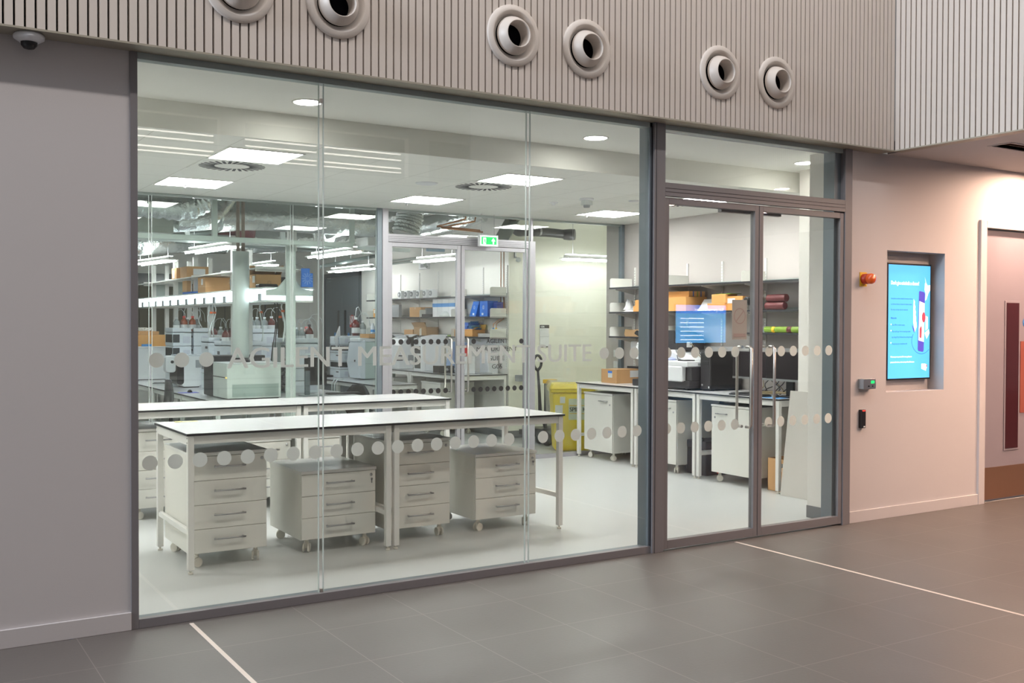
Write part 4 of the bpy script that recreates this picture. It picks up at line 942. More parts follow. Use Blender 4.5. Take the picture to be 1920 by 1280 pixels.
lb.p('lettering', MB().text('SPILL KIT', (-0.04, by0+sl(0.5)-0.0075, 0.505), (1,0,0), (0,-0.06,1), 0.055, 0.26, bold=0.02), M['black_plastic'])
t.p('paper_label', plate(-0.225, -0.13, 0.455, 0.585), M['label'])
t.p('round_label', plate(-0.165, -0.10, 0.61, 0.69), M['label'])
t.p('red_sticker', plate(-0.21, -0.15, 0.33, 0.355), M['red'])
t.p('plastic_wrap', MB().add(ring_box(bx0-0.03, x1+0.03, by0-0.03, y1+0.03, 0.2, 0.02)+ring_box(bx0-0.045, x1+0.045, by0-0.045, y1+0.045, 0.80, 0)+ring_box(bx0-0.03, x1+0.03, by0-0.03, y1+0.03, 0.875, 0.02), [(0,1,5,4),(1,2,6,5),(2,3,7,6),(3,0,4,7),(4,5,9,8),(5,6,10,9),(6,7,11,10),(7,4,8,11),(8,9,10,11)]), M['wrap'])
t.o.location = (7.45, 10.50, 0); t.o.rotation_euler = (0, 0, math.radians(-28))
# stacker truck
tx_, ty_ = 7.79, 11.62
t = T('pallet_truck', 'black hand pallet stacker with yellow cap and looped handle', 'pallet truck', (tx_, ty_, 0))
t.p('mast', MB().box(tx_, tx_+0.12, ty_-0.05, ty_+0.05, 0.18, 0.79), M['dark_plastic'], 0.006)
t.p('cap', MB().box(tx_-0.015, tx_+0.15, ty_-0.06, ty_+0.06, 0.79, 0.845), M['amber_plastic'], 0.008)
hy = ty_-0.10
t.p('tiller', MB().tube([(tx_-0.06, hy, 0.20), (tx_-0.10, hy, 0.30), (tx_-0.16, hy, 0.42), (tx_-0.175, hy, 0.7), (tx_-0.20, hy, 0.985)], [0.034, 0.032, 0.026, 0.020, 0.016], 12), M['dark_plastic'])
cx, cz = tx_-0.205, 1.085
lp = [(tx_-0.20, hy, 0.975)]+[(cx+0.062*math.sin(a), hy, cz-0.095*math.cos(a)) for a in [math.radians(20+k*(320/20)) for k in range(21)]]+[(tx_-0.20, hy, 0.975)]
t.p('loop_handle', MB().tube(lp, 0.018, 10), M['dark_plastic'])
t.p('chassis', MB().box(tx_-0.24, tx_+0.12, ty_-0.30, ty_+0.10, 0.13, 0.20).box(tx_-0.12, tx_-0.06, ty_-0.1, ty_+0.5, 0.06, 0.13).box(tx_+0.06, tx_+0.14, ty_-0.1, ty_+0.45, 0.06, 0.13), M['black_plastic'], 0.006)
for (wx, wy, r) in ((tx_-0.26, ty_-0.42, 0.10), (tx_-0.22, ty_-0.20, 0.09), (tx_-0.10, ty_-0.38, 0.10)):
    w = t.p('wheel', MB().tube([(wx-0.025, wy, r+0.001), (wx+0.025, wy, r+0.001)], r, 28), M['black_plastic'], 0.006)
    w.p('hub', MB().tube([(wx-0.03, wy, r+0.001), (wx+0.03, wy, r+0.001)], 0.025, 14), M['zinc'])
t.p('axle_arm', MB().box(tx_-0.28, tx_-0.08, ty_-0.43, ty_-0.30, 0.09, 0.14), M['black_plastic'])
# room sign
q0, q1 = at(1012, 609, Y=12.195), at(1029, 651, Y=12.195)
t = T('door_plate', 'white room notice headed G06 on the cream wall', 'sign', (8.15, 12.19, 1.4))
t.p('panel', MB().box(q0.x, q1.x, 12.19, 12.1985, q1.z, q0.z), M['paper'])
t.p('header', MB().box(q0.x, q1.x, 12.187, 12.19, q0.z-0.047, q0.z).box(q0.x, q1.x, 12.187, 12.19, q1.z, q1.z+0.016), M['film_dark'])
t.p('room_number', MB().text('G06', (q0.x+0.015, 12.186, q0.z-0.036), (1,0,0), (0,0,1), 0.026, 0.06, bold=0.02), M['paper'])
t.p('divider', MB().box(q0.x, q1.x, 12.188, 12.19, q0.z-0.17, q0.z-0.167), M['grey_plastic'])
t.p('small_print', MB().text('Agilent Measurement', (q0.x+0.01, 12.188, q0.z-0.068), (1,0,0), (0,0,1), 0.009, 0.11).text('Suite', (q0.x+0.01, 12.188, q0.z-0.085), (1,0,0), (0,0,1), 0.009, 0.03), M['grey_plastic'])
for k, (za, lb) in enumerate(((1.19, 'upper'), (1.05, 'lower'))):
    t = T('light_switch', 'white wall switch right of the inner glass, '+lb+' one', 'switch', (XW, 10.32, za), 'wall switches by the inner glass')
    t.p('plate', MB().box(XW-0.01, XW-0.001, 10.27, 10.355, za, za+0.086), M['white_plastic'], 0.002)
    t.p('rocker', MB().box(XW-0.016, XW-0.01, 10.295, 10.33, za+0.03, za+0.056), M['white_steel'])
q = at(975, 709, Y=12.19)
t = T('isolator_box', 'grey wall switch box on the cream wall left of the handle truck', 'switch', (q.x, 12.19, q.z))
t.p('box', MB().box(q.x-0.08, q.x+0.06, 12.10, 12.199, q.z-0.04, q.z+0.05), M['grey_plastic'], 0.006)
t.p('knob', MB().lathe([(0.0001, -0.03), (0.022, -0.03), (0.025, 0)], (q.x, 12.10, q.z), 'y', 16), M['grey_plastic'])
q = at(972, 487, Y=12.1)
t = T('wall_lamp', 'small round lamp fitting high on the cream wall', 'lamp', (q.x, 12.2, q.z))
t.p('arm', MB().cyl((q.x, 12.1, q.z+0.01), (q.x, 12.199, q.z+0.05), 0.01).box(q.x-0.012, q.x+0.012, 12.17, 12.199, q.z+0.03, q.z+0.14), M['zinc'])
t.p('globe', MB().lathe([(0.0001, -0.035), (0.03, -0.02), (0.036, 0.0), (0.028, 0.03), (0.0001, 0.036)], (q.x, 12.1, q.z), 'z', 20), M['frost'])

# ================================================================== BACK ROOM
ZD = 0.75
def desk(label, x0, x1, y0, y1, z, group=None, legs=(0.0, 1.0)):
    t = T('lab_bench', label, 'workbench', ((x0+x1)/2, (y0+y1)/2, 0), group)
    t.p('worktop', MB().box(x0, x1, y0, y1, z-0.016, z-0.002), M['black_core'])
    t.p('white_surface', MB().box(x0+0.001, x1-0.001, y0+0.001, y1-0.001, z-0.002, z), M['laminate'])
    t.p('apron', MB().box(x0+0.02, x0+0.04, y0+0.04, y1-0.04, z-0.071, z-0.016).box(x1-0.04, x1-0.02, y0+0.04, y1-0.04, z-0.071, z-0.016).box(x0+0.04, x1-0.04, y0+0.012, y0+0.032, z-0.071, z-0.016), M['white_steel'])
    for f in legs:
        yy = y0+0.01+f*(y1-y0-0.06)
        for xx in (x0+0.012, x1-0.052): t.p('leg', MB().box(xx, xx+0.04, yy, yy+0.04, 0, z-0.016), M['white_steel'])
        t.p('low_rail', MB().box(x0+0.052, x1-0.052, yy+0.005, yy+0.035, 0.24, 0.275), M['white_steel'])
gI = 'island benches in the back room'
desk('long island bench behind the left inner glass, aisle side with analysers', 3.12, 3.93, 11.02, 14.1, ZD, gI, (0, 0.5, 1))
desk('long island bench behind the left inner glass, side with the monitor', 3.935, 4.92, 11.02, 14.1, ZD, gI, (0, 0.5, 1))
desk('farther half of the island bench with the white cabinet, aisle side', 3.12, 3.93, 14.12, 17.3, ZD, gI, (0, 0.5, 1))
desk('farther half of the island bench, far side', 3.935, 4.92, 14.12, 17.3, ZD, gI, (0, 0.5, 1))
ym = at(767, 697, X=6.80).y
bench('lab_bench', 'white bench along the back room shelf wall, near one with boxy instruments', (6.79, ym, 0), ym-12.215, 0.75, 0.9, RM)
bench('lab_bench', 'white bench along the back room shelf wall, far one with the domed instrument', (6.79, 14.95, 0), 14.95-ym-0.01, 0.75, 0.9, RM)
desk('low bench beyond the shelf wall bench with the module stack', 6.08, 6.76, 13.45, 16.4, 0.72, None, (0, 0.5, 1))

# service spine of the island
t = T('service_spine', 'green grey service frame with shelves posts over the island bench', 'service frame', (3.93, 14, 0))
t.p('end_post', MB().box(3.875, 3.985, 10.94, 10.97, 0, 2.46), M['teal_grey'], 0.003)
t.p('end_bracket', MB().prism([(3.66, 1.905), (4.20, 1.905), (4.20, 1.965), (4.08, 1.985), (3.985, 2.09), (3.875, 2.09), (3.78, 1.985), (3.66, 1.965)], 'y', 10.97, 10.985), M['teal_grey'])
for k, y in enumerate((12.7, 14.5, 15.6, 17.0)):
    t.p('upright', MB().box(3.80, 3.86, y, y+0.06, ZD+0.001, 2.52).box(4.00, 4.06, y, y+0.06, ZD+0.001, 2.52), M['white_steel'])
    t.p('upright_panel', MB().box(3.86, 4.00, y+0.02, y+0.03, 2.0, 2.21), M['galv'])
t.p('lower_shelf', MB().box(3.66, 4.22, 10.99, 17.4, 1.982, 2.0), M['white_steel'], 0.002)
t.p('upper_shelf', MB().box(3.66, 4.22, 11.35, 17.4, 2.212, 2.228), M['white_steel'], 0.002)
for y in (11.4, 12.75, 14.15, 15.65, 17.05): t.p('shelf_bracket', MB().box(3.68, 4.18, y, y+0.015, 2.19, 2.212).box(3.68, 4.18, y, y+0.015, 2.228, 2.25), M['white_steel'])
t.p('lamp_diffuser', MB().box(3.675, 4.205, 11.0, 17.4, 1.86, 1.981), M['shelf_on'])
for k in range(14): t.p('rail_socket', MB().box(3.655, 3.668, 11.15+k*0.45, 11.25+k*0.45, 1.85, 1.93), M['grey_plastic'])
t.p('lower_rail', MB().box(3.668, 4.212, 10.99, 17.4, 1.835, 1.858), M['white_steel'])
# overhead frame
t = T('overhead_frame', 'green grey steel frame hung just behind the left inner glass', 'frame', (1.9, 10.75, 2.45))
t.p('beam', MB().box(-1.4, 4.58, 10.72, 10.78, 2.452, 2.505), M['teal_grey'], 0.003)
for x in (3.005, 4.545): t.p('dropper', MB().box(x, x+0.055, 10.73, 10.77, 2.505, 3.6), M['teal_grey'], 0.002)
t = T('overhead_frame', 'second green grey hanging frame farther back in the room', 'frame', (2.5, 13.2, 2.6))
t.p('beam', MB().box(-1.4, 6.5, 13.18, 13.24, 2.62, 2.67), M['teal_grey'])
for x in (2.6, 3.35, 4.6, 5.9): t.p('dropper', MB().box(x, x+0.06, 13.19, 13.23, 2.67, 3.6), M['teal_grey'])
t = T('overhead_frame', 'third green grey hanging frame at the far end of the room', 'frame', (2.5, 16.2, 2.75))
t.p('beam', MB().box(-1.4, 7.5, 16.18, 16.24, 2.80, 2.86), M['teal_grey'])
for x in (3.1, 4.3, 5.5, 6.7): t.p('dropper', MB().box(x, x+0.06, 16.19, 16.23, 2.86, 3.6), M['teal_grey'])
single('white_post', MB().box(4.27, 4.37, 11.96, 12.02, 2.47, 3.6), M['white_steel'], 'white square post hanging from the soffit right of the green grey end post', 'post', (4.32, 12, 2.47))

# linear lights
def tube_light(label, p, q):
    p, q = Vector(p), Vector(q); d = (q-p); L = d.length; a = math.atan2(d.y, d.x)
    t = T('linear_light', label, 'ceiling light', (0,0,0), 'hanging linear lights of the back room')
    t.p('housing', MB().box(0, L, -0.11, 0.11, 0.0, 0.012).box(0.02, L-0.02, -0.03, 0.03, 0.012, 0.05), M['white_steel'])
    for s in (-1, 1): t.p('lit_tube', MB().cyl((0.02, s*0.065, -0.012), (L-0.02, s*0.065, -0.012), 0.009, 8), M['tube_on'])
    t.p('upper_glow', MB().box(0.05, L-0.05, -0.035, 0.035, 0.051, 0.06), M['glow_on'])
    for s in (0.15, L-0.15): t.p('hanger', MB().cyl((s, 0, 0.05), (s, 0, 3.6-p.z), 0.003, 6), M['zinc'])
    t.o.location = p; t.o.rotation_euler = (0, 0, a)
tube_light('hanging linear light above the island bench, nearer of two in line', (3.58, 11.85, 2.5), (3.44, 13.3, 2.5))
tube_light('hanging linear light above the island bench, farther of two in line', (3.62, 15.0, 2.5), (3.46, 16.5, 2.5))
tube_light('hanging linear light right of the green grey end post, nearer one', (5.10, 11.85, 2.5), (5.08, 13.3, 2.5))
tube_light('hanging linear light before the far grey doors', (6.85, 15.25, 2.5), (6.77, 16.8, 2.5))
tube_light('hanging linear light behind the left inner door leaf', (6.76, 12.25, 2.5), (6.69, 13.35, 2.5))
q = at(1057, 484, Z=2.5)
tube_light('hanging linear light along the cream wall behind the right inner glass', (q.x, q.y, 2.5), (q.x+1.5, q.y, 2.5))
tube_light('hanging linear light farther along the island, small and bright', (5.2, 15.2, 2.5), (5.15, 16.7, 2.5))
tube_light('hanging linear light at the left beyond the picture edge', (1.6, 11.8, 2.5), (1.55, 13.3, 2.5))
tube_light('hanging linear light at the left beyond the picture edge, farther', (1.6, 15, 2.5), (1.55, 16.5, 2.5))

# ducts
def duct(label, pts, r, m='foil', name='foil_duct', n=24, ribs=0, cat='duct'):
    P = [Vector(p) for p in pts]
    # smooth the path
    Q = []
    for i in range(len(P)-1):
        p0 = P[max(i-1, 0)]; p1 = P[i]; p2 = P[i+1]; p3 = P[min(i+2, len(P)-1)]
        for k in range(10):
            u = k/10
            Q.append(0.5*((2*p1)+(p2-p0)*u+(2*p0-5*p1+4*p2-p3)*u*u+(-p0+3*p1-3*p2+p3)*u*u*u))
    Q.append(P[-1])
    rr = [r*(1+(0.06*math.sin(i*2.1)+0.03*math.sin(i*5.3)) if ribs else r and 1) for i in range(len(Q))]
    rr = [r*(1+0.07*math.sin(i*2.1)+0.03*math.sin(i*5.3)) if ribs else r for i in range(len(Q))]
    return single(name, MB().tube(Q, rr, n), M[m], label, cat, P[0])
Y1 = 12.0
A = lambda x, y, Y=Y1: at(x, y, Y=Y)
duct('big straight foil duct running right above the island bench', [A(408, 405), A(470, 403), A(560, 408), A(640, 413), A(700, 418)], 0.185)
duct('crinkled foil duct elbow at the upper left behind the glass', [A(225, 380, 11.5), A(280, 381, 11.5), A(340, 385, 11.5), A(372, 376, 11.5), A(385, 350, 11.5), Vector((A(387, 350, 11.5).x, 11.5, 3.595))], 0.16, ribs=1)
duct('lower foil duct elbow beneath the crinkled one', [A(330, 412, 11.9), A(375, 410, 11.9), A(404, 398, 11.9), A(425, 372, 11.9), A(440, 345, 11.9)], 0.12)
duct('thin foil duct between the grey box and the elbow', [A(315, 424, 11.9), A(350, 422, 12.0), A(398, 418, 12.1)], 0.075)
duct('foil duct bend descending right of the white post', [A(668, 352, 12.6), A(652, 385, 12.6), A(640, 415, 12.6), A(622, 432, 12.6), A(596, 440, 12.6)], 0.17)
duct('foil duct sweeping down to the left of the inner door post', [A(712, 372, 12.2), A(692, 395, 12.2), A(668, 416, 12.2), A(636, 424, 12.2), A(610, 430, 12.3)], 0.13)
duct('slim foil duct below the sweeping one', [A(716, 408, 13), A(690, 420, 13), A(655, 432, 13)], 0.09)
duct('crinkled vertical foil hose above the left inner door', [Vector((A(770, 380, 11.4).x, 11.4, 3.595)), A(770, 380, 11.4), A(769, 400, 11.4), A(766, 418, 11.4), A(760, 440, 11.4)], 0.165, 'foil_flex', 'foil_hose', ribs=1)
duct('long foil duct slanting behind the copper pipes', [A(720, 438, 13.5), A(800, 425, 13.2), A(860, 412, 12.6), A(905, 396, 12.3)], 0.15)
duct('foil duct along the soffit at the upper right of the door head', [A(720, 412, 14.5), A(760, 405, 14.1), A(800, 399, 13.8)], 0.12)
duct('dark plastic pipe with a round capped end over the cream wall', [A(955, 400, 11.8), A(968, 432, 11.8), A(990, 434, 11.8), A(1030, 436, 11.8), A(1058, 439, 11.8)], 0.062, 'pipe_dark', 'plastic_pipe', cat='pipe')
t = T('pipe_elbow', 'round dark pipe elbow ending the plastic pipe', 'pipe', tuple(A(1068, 440, 11.8)))
c = A(1072, 440, 11.75)
t.p('body', MB().tube([c+Vector((-0.11, 0.04, 0.0)), c+Vector((-0.03, 0.0, 0)), c+Vector((0.02, -0.05, 0))], [0.07, 0.08, 0.075], 20), M['pipe_dark'])
t.p('clamp', MB().tube([A(1008, 434, 11.8), A(1012, 434, 11.8)], 0.068, 20), M['zinc'])
for pts, lb in (([A(905, 435, 11.2), A(860, 430, 11.2), A(828, 427, 11.2), A(850, 422, 11.3), A(890, 415, 11.4), A(892, 405, 11.4), A(892, 392, 11.4)], 'copper pipe loop above the inner doors, right one'), ([A(900, 432, 11.3), A(850, 427, 11.3), A(820, 424, 11.3), A(840, 419, 11.4), A(872, 411, 11.5), A(875, 402, 11.5), A(875, 390, 11.5)], 'copper pipe loop above the inner doors, left one')):
    single('copper_pipe', MB().tube(pts, 0.011, 8), M['copper'], lb, 'pipe', pts[0], 'copper pipes above the inner doors')
for k, (x0_, x1_, w_) in enumerate(((928, 958, 0.045), (942, 972, 0.06))):
    a, b2 = A(x0_, 458, 11.6), A(x1_, 408, 12.6)
    a = at(x0_, 456, Z=2.62); b2 = at(x1_, 405, Z=2.95)
    a = A(x0_, 458, 11.0); b2 = A(x1_, 404, 12.0)
    mb = MB(); d = (b2-a).normalized(); n = Vector((1, -0.1, 0)).normalized()*w_
    mb.add([a-n, a+n, b2+n, b2-n, a-n+Vector((0,0,0.02)), a+n+Vector((0,0,0.02)), b2+n+Vector((0,0,0.02)), b2-n+Vector((0,0,0.02))], [(0,1,2,3),(4,5,6,7),(0,1,5,4),(1,2,6,5),(2,3,7,6),(3,0,4,7)])
    single('cable_tray', mb, M['galv'], ['narrow', 'wide'][k]+' grey cable tray slanting up right of the copper pipes', 'cable tray', tuple(a))
single('air_box', MB().box(at(225, 400, Y=11.8).x, at(325, 400, Y=11.8).x, 11.8, 12.5, at(258, 434, Y=11.8).z, at(258, 402, Y=11.8).z), mat('pale_grey_duct_box', (186,192,186), 0.5), 'pale grey ventilation box at the left under the crinkled duct', 'duct', (2.5, 12.1, 2.8))
single('air_box', MB().box(at(690, 446, Y=12.9).x, at(716, 446, Y=12.9).x, 12.9, 13.3, at(700, 460, Y=12.9).z, at(700, 444, Y=12.9).z), M['white_steel'], 'small white box below the slim duct by the inner door post', 'duct', (5.9, 13, 2.7))
for k, (a, b2) in enumerate((((300, 445), (480, 425)), ((380, 433), (470, 437)), ((330, 452), (600, 470)), ((560, 440), (700, 426)), ((1, 470), (330, 440)), ((600, 500), (712, 478)), ((470, 470), (600, 455)))):
    Yk = 13.6+0.5*k
    single('service_pipe', MB().tube([A(a[0], a[1], Yk), A(b2[0], b2[1], Yk+0.3)], 0.045 if k in (1, 3) else 0.03, 10).cyl((A(a[0], a[1], Yk)+A(b2[0], b2[1], Yk+0.3))/2, ((A(a[0], a[1], Yk)+A(b2[0], b2[1], Yk+0.3)).x/2, Yk+0.15, 3.595), 0.006, 6), M['maroon' if k in (1, 3) else 'galv'], ('dark red' if k in (1, 3) else 'grey')+' service pipe among the ducts under the back room soffit', 'pipe', tuple(A(a[0], a[1], Yk)), 'dark red service pipes' if k in (1, 3) else 'grey service pipes')
single('fire_pipe', MB().tube([A(445, 432, 13.2), A(475, 434, 13.2)], 0.10, 16), M['maroon'], 'dark red pipe fitting under the big foil duct', 'pipe', tuple(A(445, 432, 13.2)))
# long ducts deeper in the room
duct('dim foil duct deep in the room at the left', [A(240, 455, 16), A(330, 450, 16), A(420, 452, 16.2)], 0.2)
duct('dim foil duct deep in the room behind the beam', [A(470, 450, 15), A(600, 448, 15), A(720, 452, 15)], 0.2)
# ---- instruments on the island bench
def slotbox(t, b, name='body', m='white_plastic', bev=0.006):
    t.p(name, MB().box(*b), M[m], bev)
b = pxbox(381, 425.5, 527, 750, 683, Z=ZD, dmax=0.9)
t = T('analyser', 'large pale analyser cabinet with dark front before the round column', 'instrument', (b[0], b[2], ZD))
t.p('body', MB().box(b[0], b[1], b[2], b[3]-0.35, ZD+0.012, b[5]), mat('pale_green_panel', (222,227,224), 0.4), 0.01)
t.p('plinth', MB().box(b[0]+0.02, b[1]-0.02, b[2]+0.02, b[3]-0.03, ZD+0.001, ZD+0.012), M['black_plastic'])
t.p('dark_front', MB().box(b[0]-0.01, b[1], b[3]-0.35, b[3], ZD+0.012, b[5]+0.08), M['dark_plastic'], 0.01)
t.p('lid', MB().box(b[0]-0.005, b[1]+0.005, b[2]-0.005, b[3]-0.35, b[5], b[5]+0.012), M['white_plastic'], 0.004)
t.p('status_strip', MB().box(b[0]-0.003, b[0], b[2]+0.02, b[3]-0.36, ZD+0.24, ZD+0.25), M['black_plastic'])
t.p('amber_light', MB().box(b[0]-0.004, b[0], b[2]+0.0, b[2]+0.05, ZD+0.238, ZD+0.252), emis('amber_light', (255,214,120), 1.5))
t.p('vent_panel', MB().box(b[0]+0.06, b[1]-0.03, b[2]-0.004, b[2], ZD+0.03, ZD+0.17), mat('green_grey_vent', (172,184,180), 0.5))
BIG = b
ZC = b[5]+0.0125
# round column
q0, q1 = A(434, 471, 11.55), A(468, 471, 11.55)
cx, r = (q0.x+q1.x)/2, (q1.x-q0.x)/2*0.9
t = T('round_riser', 'pale round exhaust column standing on top of the large analyser', 'column', (cx, 11.55, ZC))
t.p('shaft', MB().tube([(cx, 11.55, ZC+0.05), (cx, 11.55, q0.z)], r, 32), mat('pale_green_white_steel', (236,242,240), 0.35))
t.p('base_ring', MB().tube([(cx, 11.55, ZC), (cx, 11.55, ZC+0.05)], r*1.12, 32), M['dark_plastic'])
t.p('pipe', MB().cyl((cx-0.03, 11.55, q0.z), (cx-0.03, 11.55, 3.598), 0.02).cyl((cx+0.03, 11.55, q0.z), (cx+0.03, 11.55, 3.598), 0.02), mat('pale_brown_pipe', (150,132,122), 0.5))

b = pxbox(318, 332, 377, 727, 668, Z=ZD, dmax=0.55)
t = T('mass_analyser', 'rounded white analyser with a black front and white side knob', 'instrument', (b[0], b[2], ZD))
t.p('body', MB().rbox(b[0]+0.06, b[1], b[2], b[3], ZD+0.012, b[5], 0.04, 'y'), M['white_plastic'], 0.006)
t.p('black_front', MB().rbox(b[0], b[0]+0.09, b[2]-0.003, b[3], ZD+0.04, b[5]-0.01, 0.04, 'y'), M['black_plastic'], 0.004)
t.p('top_cover', MB().box(b[0]+0.02, b[1], b[2], b[3], b[5], b[5]+0.02), M['cool_plastic'], 0.004)
t.p('side_panel', MB().box(b[0]+0.24, b[0]+0.34, b[2]-0.004, b[2], ZD+0.26, b[5]-0.05), M['grey_plastic'])
t.p('plinth', MB().box(b[0]+0.1, b[1]-0.02, b[2]+0.02, b[3]-0.02, ZD+0.001, ZD+0.012), M['black_plastic'])
k = t.p('source_housing', MB().rbox(b[0]-0.13, b[0]-0.0, b[2]+0.05, b[2]+0.2, ZD+0.20, ZD+0.42, 0.04, 'y'), M['white_plastic'], 0.012)
k.p('source_knob', MB().lathe([(0.0001, -0.01), (0.02, -0.01), (0.02, 0)], (b[0]-0.05, b[2]+0.05, ZD+0.34), 'y', 16), M['black_plastic'])
b = pxbox(240, 256, 321, 713, 648, Z=ZD, dmax=0.6); b[5] = at(315, 649, Y=b[2]).z
t = T('white_cabinet', 'white cabinet on the bench at the far left with cartons on top', 'cabinet', (b[0], b[2], ZD))
t.p('body', MB().box(b[0], b[1]-0.01, b[2], b[3], ZD+0.012, b[5]-0.02), M['white_plastic'], 0.006)
t.p('top', MB().box(b[0]-0.01, b[1]+0.03, b[2]-0.01, b[3], b[5]-0.02, b[5]), M['white_plastic'], 0.005)
t.p('plinth', MB().box(b[0]+0.02, b[1]-0.05, b[2]+0.02, b[3]-0.02, ZD+0.001, ZD+0.012), M['black_plastic'])
CB = b
c = [CB[0], at(318, 640, Y=CB[2]).x, CB[2]+0.03, CB[3]-0.03, CB[5]+0.001, at(300, 628, Y=CB[2]).z]
carton('wide tan carton on top of the white cabinet at the far left', c, 'card_orange')
c2 = [at(264, 625, Y=CB[2]).x, at(300, 625, Y=CB[2]).x, CB[2]+0.06, CB[3]-0.06, c[5]+0.002, at(300, 621, Y=CB[2]).z]
carton('small tan carton on the wide one at the far left', c2, 'card', tape=False)
single('coiled_cable', MB().tube([((c2[0]+c2[1])/2+0.09*math.cos(a)*(1+0.2*math.sin(3*a)), (c2[2]+c2[3])/2+0.09*math.sin(a), c2[5]+0.01+0.02*(1+math.sin(a*2.3))) for a in [i*0.3 for i in range(60)]], 0.006, 6), M['tubing'], 'pale coiled cable on the small tan carton', 'cable', ((c2[0]+c2[1])/2, c2[2], c2[5]))
x0_ = at(266, 645, Y=CB[2]).x; x1_ = at(285, 645, Y=CB[2]).x
single('blue_case', MB().box(x0_, x1_, CB[2]-0.0, CB[2]+0.025, CB[5]+0.001, CB[5]+0.035), M['blue_light'], 'small light blue case on the cabinet edge before the carton', 'case', (x0_, CB[2], CB[5]))
def module_stack(label, x0, x1, y0, y1, z0, z1, n, darks=(), group='stacks of white instrument modules', face=0.3, m='cool_plastic'):
    t = T('module_stack', label, 'instrument', ((x0+x1)/2, (y0+y1)/2, z0), group)
    h = (z1-z0-0.002)/n
    for k in range(n):
        a = z0+0.001+k*h
        mo = t.p('module', MB().box(x0, x1, y0, y1, a, a+h-0.008), M[m], 0.006)
        mo.p('shadow_gap', MB().box(x0+0.01, x1-0.01, y0+0.01, y1-0.01, a+h-0.008, a+h), M['grey_plastic'])
        mo.p('side_panel', MB().box(x0+(x1-x0)*0.55, x0+(x1-x0)*0.93, y0-0.002, y0, a+0.2*h, a+0.7*h), M['lilac_panel'])
        if k in darks: mo.p('window', MB().box(x0-0.003, x0, y0+0.03, y1-0.03, a+0.25*h, a+0.85*h).box(x0+0.0, x0+(x1-x0)*face, y0-0.003, y0, a+0.25*h, a+0.85*h), M['window_dark'])
        else: mo.p('status_window', MB().box(x0-0.003, x0, y0+0.05, y0+0.15, a+0.6*h, a+0.75*h), M['dark_plastic'])
    return t
M['lilac_panel'] = mat('pale_lilac_panel', (206,210,224), 0.45)
def tray(t, x0, x1, y0, y1, z0):
    t.p('solvent_tray', MB().box(x0, x1, y0, y1, z0, z0+0.01).box(x0, x0+0.006, y0, y1, z0, z0+0.06).box(x1-0.006, x1, y0, y1, z0, z0+0.06).box(x0, x1, y0, y0+0.006, z0, z0+0.06).box(x0, x1, y1-0.006, y1, z0, z0+0.06), M['cool_plastic'], 0.003)
# stack A (two side by side) behind the rounded analyser
YA = 14.02
def st(label, xl, xr, yt, Y, dp, n, darks, tr=True, zb=ZD, **k):
    x0, x1 = at(xl, 600, Y=Y).x, at(xr, 600, Y=Y).x; z1 = at((xl+xr)/2, yt, Y=Y).z
    t = module_stack(label, x0, x1, Y, Y+dp, zb, z1-(0.06 if tr else 0), n, darks, **k)
    if tr: tray(t, x0, x1, Y, Y+dp, z1-0.06)
    return (x0, x1, Y, Y+dp, z1-(0.05 if tr else 0))
SA = st('stack of white modules with dark windows behind the rounded analyser, left one', 324, 359, 614.5, YA, 0.42, 4, (1, 2, 3), face=0.36)
SB = st('stack of white modules behind the rounded analyser, right one', 363, 391, 614.5, YA, 0.42, 4, ())
SCc = st('low white module stack left of the round column, behind', 391, 412, 633, 13.2, 0.35, 3, (1,), face=0.6)
SD = st('white module stack just left of the round column', 414, 436, 639, 12.9, 0.3, 2, (0,), zb=ZD, face=0.62)
SE = st('white module stack right of the round column, nearer', 462, 492, 639, 12.95, 0.4, 3, (), zb=ZD)
SF = st('tall white module stack with black arrow right of the round column', 474, 521, 616, 13.7, 0.42, 4, ())
single('arrow_mark', MB().prism([(at(506, 630, Y=13.695).x, at(506, 631, Y=13.695).z), (at(510, 634, Y=13.695).x, at(510, 634, Y=13.695).z), (at(506, 638, Y=13.695).x, at(506, 638, Y=13.695).z)], 'y', 13.692, 13.699), M['dark_plastic'], 'black arrow on the tall white module stack', 'marking', (4.5, 13.69, 1.5)) if False else None
q = at(541, 738, Z=ZD)
SG = st('wide white module stack behind the black monitor on the island bench', 541, 598, 634, 11.95, 0.45, 4, ())
t = T('pump_rack', 'open rack of steel fittings left of the wide module stack', 'instrument', (at(533, 700, Y=12.0).x, 12.0, ZD))
x0_, x1_ = at(528, 700, Y=12.0).x, at(540, 700, Y=12.0).x
zt = at(535, 642, Y=12.0).z
t.p('frame', MB().box(x0_, x1_, 12.05, 12.35, ZD+0.001, ZD+0.02).box(x0_, x0_+0.01, 12.05, 12.35, ZD, zt).box(x0_, x1_, 12.34, 12.35, ZD, zt), M['galv'])
random.seed(5)
for k in range(9):
    z = ZD+0.06+k*(zt-ZD-0.1)/9
    t.p('fitting', MB().cyl((x0_+0.02, 12.1+0.03*(k % 3), z), (x1_-0.01, 12.1+0.03*(k % 3), z), 0.018, 10).cyl((x0_+0.05, 12.06, z+0.02), (x0_+0.05, 12.14, z+0.02), 0.014, 10), M['zinc'])

